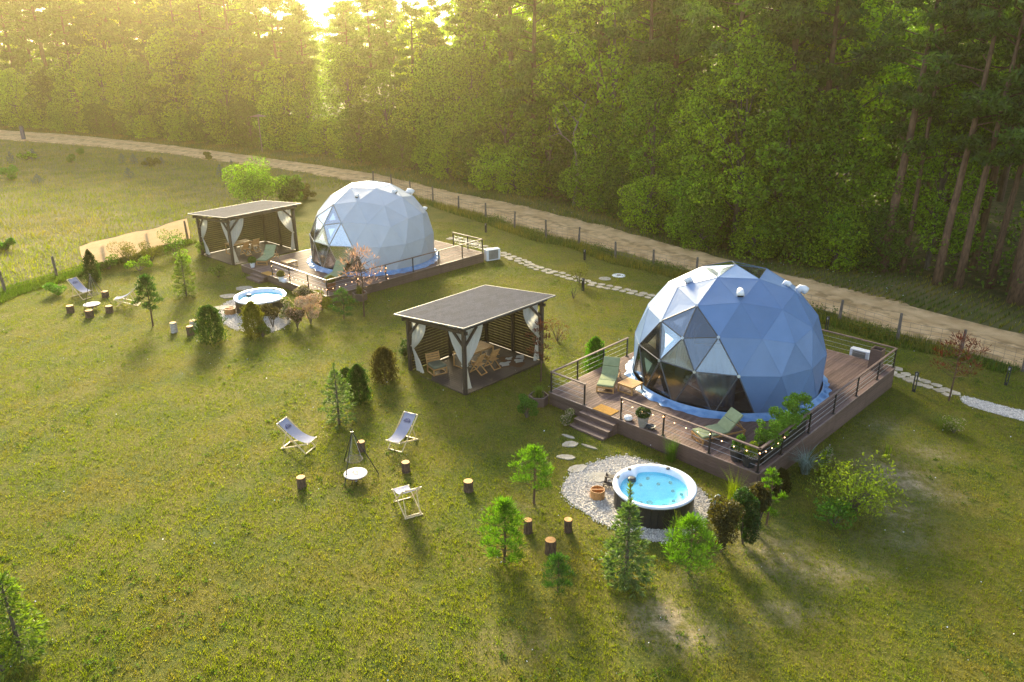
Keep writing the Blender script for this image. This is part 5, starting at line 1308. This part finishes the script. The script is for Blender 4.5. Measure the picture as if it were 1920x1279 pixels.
for i, a in enumerate([(512, 614, 560, 40, 'bronze_leaves', None, 'reddish brown upright shrub right of the far tub'), (540, 600, 556, 40, 'spruce_fresh', 'cream_blossom', 'green shrub with cream blossom in front of the far tub'), (558, 615, 575, 38, 'bronze_leaves', 'pink_blossom', 'small pink flowering shrub below the rear deck corner'),
                       (583, 607, 545, 52, 'cream_blossom', 'pink_blossom', 'whitish pink variegated shrub at the rear deck corner'), (604, 582, 540, 42, 'thuja_yellow', None, 'golden yellow shrub touching the rear deck corner'), (572, 560, 535, 44, 'thuja_yellow', 'cream_blossom', 'golden shrub with pale blossom in front of the rear deck fascia'), (493, 632, 606, 30, 'spruce_fresh', None, 'small light shrub at the foot of the yellow green cone')]):
    bush(*a[:4], a[4], a[6], 60+i, 1900, .085, 0, blossom=a[5])
young_pine(645, 598, 540, 50, 'pine_deep', 'dark young pine beside the rear deck side wall', 70, .02, 22)
T = young_pine(683, 594, 465, 84, 'pink_blossom', 'slim blossoming tree before the rear deck with pale pink flowers', 71, .42, 20, 'blossoming_tree', .02, 22); T['category'] = 'tree'
young_spruce(44, 1240, 1040, 100, 'spruce_fresh', 'soft young spruce at the lower left edge of the photo', 72, .5, spike=.22)
bush(8, 1262, 1190, 60, 'lime_leaves', 'yellow green plant cut by the lower left edge', 73, 900, .07)
# meadow spruces and bushes
for i, a in enumerate([(230, 306, 287, 17, 'left of the two close together near the road'), (252, 307, 288, 19, 'right of the two close together near the road'), (242, 335, 314, 21, 'just below the pair near the road'), (438, 337, 300, 22, 'tallest, beside the big round bush'), (414, 332, 308, 17, 'small, left of the tallest'),
                       (72, 344, 327, 24, 'lone low one in the left meadow'), (22, 306, 284, 16, 'nearest the left edge'), (64, 299, 279, 19, 'dark one right of the left edge pair'), (304, 309, 294, 13, 'pale, right of the meadow pair'), (275, 312, 296, 15, 'small dark, between meadow pair and round bush')]):
    T = young_spruce(*a[:4], 'blue_needles', 'blue spruce in the left meadow, '+a[4], 80+i, .8, 0.05, .12); T['group'] = 'blue spruces in the left meadow'
for i, a in enumerate([(135, 306, 287, 20, 'fresh_leaves', 'bright round bush alone in the left meadow'), (152, 290, 276, 14, 'fresh_leaves', 'small light bush near the road in the left meadow'), (20, 334, 312, 60, 'fresh_leaves', 'low green thicket at the left edge of the meadow'), (50, 300, 285, 60, 'oak_leaves', 'green weeds round the left meadow spruces'),
                       (290, 312, 296, 56, 'thuja_yellow', 'yellow green thicket right of the meadow spruces'), (10, 470, 448, 46, 'fresh_leaves', 'green bush at the left edge below the meadow'), (390, 300, 285, 16, 'thuja_yellow', 'light bush at the road edge left of the round bush')]): bush(*a[:4], a[4], a[5], 100+i, 1300, .2, .1)
bush(487, 392, 284, 108, 'oak_leaves', 'big round sunlit green bush behind the far pavilion', 110, 9000, .17, .1, nl=22)
bush(545, 385, 326, 60, 'dark_leaves', 'second lighter bush right of the big round bush', 111, 6000, .22, nl=14)
bush(577, 372, 344, 36, 'thuja_yellow', 'glowing yellow bush left of the rear dome', 112, 3000, .2, nl=10)

# ------------------------------------------------------------------ forest
def broadleaf_mesh(h, r, base, seed, leaf, n=13500, size=.25):
    rng = np.random.default_rng(seed); nl = 34; cs = []; rs = []
    for i in range(nl):
        t = (i+.5)/nl; z = base+(h-base)*t; env = r*(math.sin(PI*min(1., .18+.80*t))**.65); a = i*2.399+rng.uniform(-.5, .5); q = env*rng.uniform(.35, .85)
        cs.append((q*math.cos(a), q*math.sin(a), z*rng.uniform(.95, 1.03))); rs.append(r*rng.uniform(.24, .42))
    v = sum(x*x for x in rs); pts = lobes(cs, rs, n/v, rng, .62, .78)
    pts = pts[pts[:, 2] > .15]
    me = quads_mesh('crown', leafq(pts, size, .6, rng=rng, bias=-.1), M[leaf])
    tr = MB().tube([(0, 0, -.3), (rng.uniform(-.2, .2), rng.uniform(-.2, .2), h*.4), (0, 0, h*.85)], [.012*h+.06, .009*h+.03, .03], 8)
    for c in cs[::2]:
        b = np.array([0, 0, c[2]*.6]); tr.tube([b, (b+np.array(c))/2+np.array([0, 0, .2]), c], [.07, .05, .02], 4, False)
    return me, tr.mesh('trunk', M['dtrunk'])
def pine_mesh(h, r, base, seed, n=9000, leaf='pine_needles'):
    rng = np.random.default_rng(seed); nl = 30; cs = []; rs = []
    lean = rng.uniform(-.5, .5, 2)
    ctr = lambda z: np.array([lean[0]*(z/h)**2, lean[1]*(z/h)**2, z])
    for i in range(nl):
        t = (i+.5)/nl; z = base+(h-base)*t; env = r*(math.sin(PI*min(1., .22+.72*t))**.7); a = i*2.399+rng.uniform(-.6, .6); q = env*rng.uniform(.3, 1.)
        c = ctr(z)+np.array([q*math.cos(a), q*math.sin(a), rng.uniform(-.2, .4)]); cs.append(c); rs.append(r*rng.uniform(.24, .42))
    v = sum(x*x for x in rs); out = []
    for c, rr in zip(cs, rs):
        k = int(n*rr*rr/v); d = unit(k, rng); p = d*rr*rng.uniform(.3, 1.05, (k, 1)); p[:, 2] *= .42; out.append(p+c)
    pts = np.concatenate(out); q = leafq(pts, .42, .26, rng=rng, bias=.35)
    tr = MB().tube([(0, 0, -.3), ctr(h*.33), ctr(h*.66), ctr(h*.97)], [.011*h+.05, .009*h+.04, .006*h+.03, .03], 8)
    for c in cs:
        b = ctr(c[2]-.5*abs(rng.normal())-.3); tr.tube([b, (b+c)/2+np.array([0, 0, -.1]), c], [.06, .045, .02], 4, False)
    for i in range(7):   # dead stubs on the bare stem
        z = h*rng.uniform(.2, base/h); b = ctr(z); a = rng.uniform(0, 6.3); l = rng.uniform(.5, 1.6); tr.tube([b, b+np.array([l*math.cos(a), l*math.sin(a), l*.15])], [.035, .01], 3, False)
    return quads_mesh('crown', q, M[leaf]), tr.mesh('trunk', M['ptrunk'])
PINES = [pine_mesh(20, 2.9, 10.5, 1), pine_mesh(21, 3.2, 9, 2), pine_mesh(19, 2.7, 8, 3), pine_mesh(22, 3.0, 12, 4), pine_mesh(20, 3.3, 7, 5)]
OAKS = [broadleaf_mesh(10, 3.6, .8, 11, 'oak_leaves'), broadleaf_mesh(12, 3.9, 1.2, 12, 'maple_leaves'), broadleaf_mesh(14, 4.0, 2.2, 13, 'oak_leaves'), broadleaf_mesh(9, 3.3, .5, 14, 'dark_leaves'), broadleaf_mesh(15, 4.2, 3.5, 15, 'maple_leaves')]
LOW = [broadleaf_mesh(4.6, 2.5, .2, 21, 'oak_leaves', 7500, .19), broadleaf_mesh(5.5, 2.6, .3, 22, 'dark_leaves', 8000, .19), broadleaf_mesh(4., 2.4, .1, 23, 'maple_leaves', 7000, .19)]
def plant_tree(proto, kind, p, s, label, group=None, sz=None):
    T = thing(kind, label, 'tree', (p[0], p[1], float(gz(*p))), random.uniform(0, 6.28), group); sz = sz or s; T.scale = (s, s, sz)
    obj('crown', proto[0], T); obj('trunk', proto[1], T); return T
ZONES = [(-1e9, 130, 'at the far left bend of the road'), (130, 330, 'along the far left road'), (330, 480, 'behind the meadow spruces'), (480, 620, 'behind the big round bush'), (620, 760, 'behind the rear dome'), (760, 900, 'just right of the rear dome'), (900, 1060, 'above the far stone path'),
         (1060, 1220, 'above the white cover on the lawn'), (1220, 1400, 'behind the blue dome, left half'), (1400, 1560, 'behind the blue dome, right half'), (1560, 1720, 'above the front deck corner'), (1720, 1e9, 'at the right edge of the photo')]
def edge_rows():
    st = resample(FE, 1.); d = np.gradient(st, axis=0); d /= np.linalg.norm(d, axis=1, keepdims=True); n = np.c_[-d[:, 1], d[:, 0]]
    if (n[len(n)//2]@np.array([1, 1])) < 0: n = -n
    return st, n
ST, SN = edge_rows()
def row(off, step, jit, start=0.):
    out = []; i = start
    while i < len(ST)-1:
        k = int(i); p = ST[k]+SN[k]*off+RNG.normal(size=2)*jit; out.append(p); i += step*random.uniform(.75, 1.3)
    return out
rows = []
for p in row(1.0, 3.6, .5): rows.append((p, 'low'))
for p in row(3.2, 4.4, .8, 1): rows.append((p, 'oak'))
for p in row(5.2, 5.2, 1.0, 2): rows.append((p, 'pine'))
def px_of(p): return projpx([p[0], p[1], float(gz(*p))])[0]
ORD = ['first', 'second', 'third', 'fourth', 'fifth', 'sixth', 'seventh', 'eighth', 'ninth', 'tenth', 'eleventh', 'twelfth', 'thirteenth', 'fourteenth', 'fifteenth', 'sixteenth', 'seventeenth']
buckets = {}
for p, kind in rows:
    x = px_of(p); z = [w for a, b, w in ZONES if a <= x < b][0]; buckets.setdefault((kind, z), []).append((x, p))
NT = 0
KN = {'low': ('forest_edge_bush', 'low leafy sapling'), 'oak': ('broadleaf_tree', 'broadleaf tree'), 'pine': ('pine_tree', 'tall pine')}
def treeheight_ok(p):
    """crown height so the forest closes the view, lower under the bright gap near the sun"""
    x = px_of(p); dist = float((np.array([p[0], p[1], 0])-np.array([0, 0, CAMH]))@CF)
    return x, dist
for (kind, zn), l in buckets.items():
    l.sort(key=lambda t: t[0])
    for i, (x, p) in enumerate(l):
        lab = 'edge row %s %s, %s from left' % (KN[kind][1], zn, ORD[min(i, 16)])
        if kind == 'low': pr = random.choice(LOW); s = random.uniform(.7, 1.15)
        elif kind == 'oak': pr = random.choice(OAKS if x < 1050 else [OAKS[0], OAKS[2], OAKS[3], OAKS[3], OAKS[0], OAKS[4]]); s = random.uniform(.7, 1.2)
        else: pr = random.choice(PINES); s = random.uniform(.9, 1.1)*(1.12 if x < 470 or x > 900 else 1)
        if x > 1840 and kind != 'pine': continue
        if 1600 < x and kind == 'low' and random.random() < .45: continue
        if 520 < x < 880 and kind != 'low': s *= .88
        plant_tree(pr, KN[kind][0], p, s, lab, {'low': 'low saplings along the forest edge', 'oak': 'broadleaf trees along the forest edge', 'pine': 'tall pines along the forest edge'}[kind]); NT += 1
for k, off in enumerate((9, 14, 20, 27, 35, 46, 56)):
    for p in row(off, 6.6+k*.5 if k < 5 else 5.5, 1.5, k):
        x = px_of(p)
        if k > 4 and x < 1500: continue
        if x > 2250 or x < -250: continue
        pine = random.random() < (.72 if k > 0 else .55) and k < 5
        if 1810 < x < 1960 and k < 2: continue
        pr = random.choice(PINES) if pine else random.choice(OAKS[1:]); s = random.uniform(.9, 1.12)*(.9 if 500 < x < 880 else 1.2)
        if not pine: s *= 1.15 if k < 5 else 1.35
        plant_tree(pr, 'pine_tree' if pine else 'broadleaf_tree', p, s, 'tall pine standing inside the forest behind the edge trees' if pine else 'broadleaf tree inside the forest behind the edge trees', 'pines inside the forest' if pine else 'broadleaf trees inside the forest'); NT += 1
print('forest trees', NT)
# leaning dark pines at the right edge
for i, (bx, by, tx, ty, rr) in enumerate(((1653, 508, 1690, 430, .42), (1690, 511, 1694, 430, .22), (1755, 533, 1775, 470, .33), (1855, 540, 1920, 330, .28), (1905, 568, 1990, 380, .6), (1893, 548, 1925, 430, .25), (1795, 540, 1800, 480, .3))):
    p = G(bx, by); T = thing('pine_tree', 'old pine, right forest edge, %s' % ('with thick leaning grey trunk above the deck corner', 'pale thin crooked stem', 'short dark trunk behind the verge', 'tall slim black trunk near the photo edge', 'thickest trunk at the right photo edge', 'thin trunk between the tall slim one and the thickest', 'dark trunk in the gap')[i], 'tree', p)
    H_ = 19+random.uniform(-2, 2); ln = Vector((.035*(i != 1), 0, 1))
    tr = MB().tube([(0, 0, -.3), (ln.x*4+(.15 if i == 1 else 0), .1, 4), (ln.x*10, -.1, 10), (ln.x*H_, 0, H_)], [rr*.95, rr*.68, rr*.5, .05], 10)
    rng = np.random.default_rng(300+i); out = []
    for k in range(26):
        z = H_*rng.uniform(.42, 1.); a = rng.uniform(0, 6.3); q = rng.uniform(.8, 3.2); c = np.array([q*math.cos(a)+ln.x*z, q*math.sin(a), z+.3]); tr.tube([(ln.x*z, 0, z-.4), c], [.06, .02], 4, False)
        pp = unit(260, rng)*rng.uniform(.3, 1.1, (260, 1)); pp[:, 2] *= .45; out.append(pp+c)
    obj('trunk', tr.mesh('trunk', M['ptrunk'], True), T); obj('crown', quads_mesh('crown', leafq(np.concatenate(out), .4, .28, bias=.3), M['pine_needles']), T)
# bare dead branches hanging at the forest edge
p = G(1075, 385); T = thing('dead_tree', 'bare pale crooked dead tree branches at the forest edge above the fence', 'dead tree', p)
tr = MB(); tr.tube([(0, 0, -.2), (.3, 0, 3), (-.1, 0, 6.5), (1.0, -.2, 9.5)], [.16, .13, .1, .03], 7)
for (a, b, c) in (((-.1, 0, 6.2), (1.3, -.3, 6.6), (2.2, -.3, 8.2)), ((.1, 0, 5.4), (-1.4, -.3, 6.6), (-2.4, -.4, 6.3)), ((1.3, -.3, 6.6), (2.4, -.4, 6.0), (3., -.4, 6.4)), ((-1.2, -.3, 6.5), (-1.8, -.4, 7.5), (-1.6, -.4, 8.3)), ((.3, 0, 7.4), (-.6, -.2, 8.4), (-1.2, -.3, 9.3))): tr.tube([a, b, c], [.07, .045, .012], 5)
obj('branches', tr.mesh('branches', M['dead']), T)

# ------------------------------------------------------------------ ground cover (stuff)
def covered(p):
    """mask of points where lawn grass must not grow"""
    bad = np.zeros(len(p), bool)
    for k in (0, 1):
        (ox, oy, _), a = DECKS[k]; q = p-np.array([ox, oy]); x = q[:, 0]*math.cos(a)+q[:, 1]*math.sin(a); y = -q[:, 0]*math.sin(a)+q[:, 1]*math.cos(a)
        bad |= (x > -.05) & (x < DL+.05) & (y > -.05) & (y < DW+.05)
    for g, ly in ((GZ1, 3.86), (GZ2, 4.2)):
        q = p-np.array(g['F']); x = q[:, 0]*math.cos(g['rz'])+q[:, 1]*math.sin(g['rz']); y = -q[:, 0]*math.sin(g['rz'])+q[:, 1]*math.cos(g['rz'])
        bad |= (x > -.1) & (x < 5.3) & (y > -.1) & (y < ly+.1)
    for P_ in (gp1, gp2, gp3):
        x, y = p[:, 0], p[:, 1]; ins = np.zeros(len(p), bool); n = len(P_)
        for i in range(n):
            x1, y1 = P_[i]; x2, y2 = P_[(i+1) % n]
            with np.errstate(divide='ignore', invalid='ignore'): c = ((y1 > y) != (y2 > y)) & (x < (x2-x1)*(y-y1)/(y2-y1)+x1)
            ins ^= c
        bad |= ins
    bad |= (dist_poly(p, road_n) > .1+.25*vnoise(p, 1.5, 71)) & (dist_poly(p, road_f) < -.35+.25*vnoise(p, 1.5, 72))
    return bad
def vnoise(p, s, seed):
    rg = np.random.default_rng(seed); out = np.zeros(len(p))
    for k in range(6):
        a = rg.uniform(0, 2*PI); f = s*rg.uniform(.6, 1.7); out += np.sin((p[:, 0]*math.cos(a)+p[:, 1]*math.sin(a))*f+rg.uniform(0, 6))
    return out/6
def scatter(n, box, rng):
    return np.c_[rng.uniform(box[0], box[1], n), rng.uniform(box[2], box[3], n)]
def in_view(p, m_=30):
    d = np.c_[p, gz(p[:, 0], p[:, 1])]-np.array([0, 0, CAMH]); z = d@CF; x = 960+FPX*(d@CR)/z; y = 639.5-FPX*(d@CU)/z
    return (x > -m_-60) & (x < 1920+m_+60) & (y < 1279+m_+80) & (z > 0)
def grass(name, label, pts, h, w, lean, matn, hn=None, seed=0):
    rg = np.random.default_rng(seed); n = len(pts); a = rg.uniform(0, 2*PI, n); hh = h*rg.uniform(.5, 1.3, n)*(1 if hn is None else hn)
    le = lean*rg.uniform(.1, 1.2, n)*hh; b = np.c_[pts, gz(pts[:, 0], pts[:, 1])-.01]; sd_ = np.c_[-np.sin(a), np.cos(a), np.zeros(n)]*(w*rg.uniform(.6, 1.3, n)/2)[:, None]
    tip = b+np.c_[np.cos(a)*le, np.sin(a)*le, hh]
    o = link(bpy.data.objects.new(name, quads_mesh(name, np.stack([b-sd_, b+sd_, tip], 1), M[matn]))); tag(o, label, 'grass', kind='stuff'); return o
rg = np.random.default_rng(77)
# distance-weighted sampling: denser close to the camera
def lawn_pts(n, ymin, ymax):
    y = rg.uniform(ymin, ymax, n); x = rg.uniform(-.95, .95, n)*y; return np.c_[x, y]
p = lawn_pts(1700000, 14, 66); d = np.hypot(p[:, 0], p[:, 1])
cl = vnoise(p, 2.2, 1)+.8*vnoise(p, 5.5, 2)+.6*vnoise(p, 12, 4); keep = ~covered(p) & in_view(p) & (field_f(p) < .6) & (rg.uniform(-1.1, .9, len(p)) < cl+.35) & (rg.uniform(0, 1, len(p)) > bare_f(p)*1.1)
p = p[keep]; cl = cl[keep]; pale = vnoise(p, .8, 9)+.7*vnoise(p, 3, 10) + rg.normal(size=len(p))*.35 > .28
print('lawn blades', len(p)); hn = .85+.7*np.clip(vnoise(p, 12, 61)+.6*vnoise(p, 25, 62), -.45, 1)
grass('lawn_grass', 'short green mown lawn grass', p[~pale], .075, .028, .9, 'grass_blades', hn[~pale], 1)
grass('dry_lawn_grass', 'yellowed dry blades in the mown lawn', p[pale], .07, .026, 1., 'dry_grass', hn[pale], 2)
# meadow left of the fences
y = rg.uniform(38, 125, 190000); x = rg.uniform(-.75, .35, 190000)*y; p = np.c_[x, y]; keep = ~covered(p) & (field_f(p) > .5) & (dist_poly(p, road_n) < .4) & in_view(p); p = p[keep]
m_ = vnoise(p, .45, 21)+.6*vnoise(p, 1.6, 22)+rg.normal(size=len(p))*.4
grass('meadow_grass', 'tall green grass of the left meadow', p[m_ < .05], .26, .06, .8, 'grass_blades', None, 3)
grass('dry_meadow_grass', 'straw coloured grass of the left meadow', p[m_ >= .05], .24, .055, .9, 'dry_grass', None, 4)
# weeds along the fence and road verge
def along(line, off0, off1, n, rng):
    l = resample(line, .5); i = rng.integers(0, len(l)-1, n); t = rng.uniform(0, 1, (n, 1)); q = l[i]*(1-t)+l[i+1]*t; d = l[i+1]-l[i]; d /= np.linalg.norm(d, axis=1, keepdims=True)
    return q+np.c_[-d[:, 1], d[:, 0]]*rng.uniform(off0, off1, (n, 1))
p = along(fence_w, -1.1, .75, 26000, rg); p = p[~covered(p) & in_view(p)]
dm_ = vnoise(p, 1.1, 36)+rg.normal(size=len(p))*.5 > .1
grass('dry_fence_weeds', 'brownish dry stalks along the road fence', p[dm_], .45, .04, .6, 'dry_grass', None, 15); p = p[~dm_]
grass('fence_weeds', 'tall wild grass and weeds along the road fence', p, .42, .05, .6, 'weed_leaves', .6+.6*np.clip(vnoise(p, 1.2, 31), -.4, 1), 5)
p = along(fence_w, -.9, .6, 5000, rg); p = p[~covered(p) & in_view(p) & (vnoise(p, .9, 33) > .05)]
q = leafq(np.repeat(np.c_[p, gz(p[:, 0], p[:, 1])], 4, 0)+np.c_[rg.normal(size=(len(p)*4, 2))*.1, rg.uniform(.1, .6, len(p)*4)], .11, .5, rng=rg, bias=.3)
tag(link(bpy.data.objects.new('fence_leaves', quads_mesh('fence_leaves', q, M['weed_leaves']))), 'broad leafed weeds growing at the road fence', 'weeds', kind='stuff')
p = along(leftf_w, -1.4, .9, 14000, rg); p = p[~covered(p) & in_view(p)]
grass('left_fence_weeds', 'tall weeds along the left fence and screen', p, .38, .05, .6, 'weed_leaves', .6+.6*np.clip(vnoise(p, 1.2, 35), -.4, 1), 6)
# verge between road and forest
st = resample(road_f, .5); i = rg.integers(0, len(st)-1, 90000); q = st[i]; d = st[i+1]-st[i]; d /= np.linalg.norm(d, axis=1, keepdims=True); p = q+np.c_[-d[:, 1], d[:, 0]]*(rg.uniform(0, 1, (90000, 1))**1.3*9.5-.5)
sgn = dist_poly(p, forest_edge); p = p[~covered(p) & in_view(p) & (sgn < 1.5)]
mm = vnoise(p, .8, 41)+rg.normal(size=len(p))*.4
grass('verge_grass', 'greenish grass on the verge between road and forest', p[mm < 0], .3, .06, .7, 'weed_leaves', None, 7)
grass('dry_verge_grass', 'brownish dry grass on the verge between road and forest', p[mm >= 0], .32, .055, .8, 'dry_grass', None, 8)
# undergrowth inside the forest
n = 70000; i = rg.integers(0, len(ST)-1, n); off = rg.uniform(1.5, 26, n); p = ST[i]+SN[i]*off[:, None]+rg.normal(size=(n, 2))*1.2; hz = 1.3+.9*vnoise(p, .5, 51)+.5*vnoise(p, 1.5, 52)
keep = (hz > .2) & in_view(p, 300); p, hz = p[keep], hz[keep]
q = leafq(np.c_[p, gz(p[:, 0], p[:, 1])+rg.uniform(0, 1, len(p))*hz*1.5], .3, .6, rng=rg)
tag(link(bpy.data.objects.new('undergrowth', quads_mesh('undergrowth', q, M['dark_leaves']))), 'leafy undergrowth on the forest floor', 'undergrowth', kind='stuff')
# broad leafed weeds dotted through the lawn
p = lawn_pts(2600, 14, 60); p = p[~covered(p) & in_view(p) & (field_f(p) < .3) & (vnoise(p, .6, 81)+.5*vnoise(p, 2, 82) > .12)]
k = 16; pp = np.repeat(p, k, 0)+rg.normal(size=(len(p)*k, 2))*.07
q = leafq(np.c_[pp, gz(pp[:, 0], pp[:, 1])+rg.uniform(.02, .07, len(pp))], .07, .6, rng=rg)
tag(link(bpy.data.objects.new('lawn_weeds', quads_mesh('lawn_weeds', q, M['weed_leaves']))), 'clover and broad leafed weeds dotted through the lawn', 'weeds', kind='stuff')
# tiny white flowers on the verge and lawn
p = np.concatenate([along(FE.tolist(), -5, -1, 500, rg), lawn_pts(350, 14, 45)]); p = p[~covered(p) & in_view(p)]
q = leafq(np.c_[p, gz(p[:, 0], p[:, 1])+np.where(np.arange(len(p)) < 400, .35, .09)], .05, .9, rng=rg)
tag(link(bpy.data.objects.new('wild_flowers', quads_mesh('wild_flowers', q, M['white']))), 'tiny white wild flowers on lawn and verge', 'wild flowers', kind='stuff')

# ------------------------------------------------------------------ haze
if HAZE:
    hm = bpy.data.materials.new('haze'); hm.use_nodes = True; t = hm.node_tree; t.nodes.clear(); o = t.nodes.new('ShaderNodeOutputMaterial')
    pv_ = t.nodes.new('ShaderNodeVolumePrincipled'); pv_.inputs['Density'].default_value = HAZE; pv_.inputs['Anisotropy'].default_value = .86; pv_.inputs['Color'].default_value = (1, .82, .42, 1)
    t.links.new(pv_.outputs[0], o.inputs['Volume'])
    me = MB().box((0, 0, 13), (1900, 1900, 34)).mesh('haze', hm); hz_ = link(bpy.data.objects.new('haze', me)); tag(hz_, 'warm evening haze over the whole site', kind='stuff')
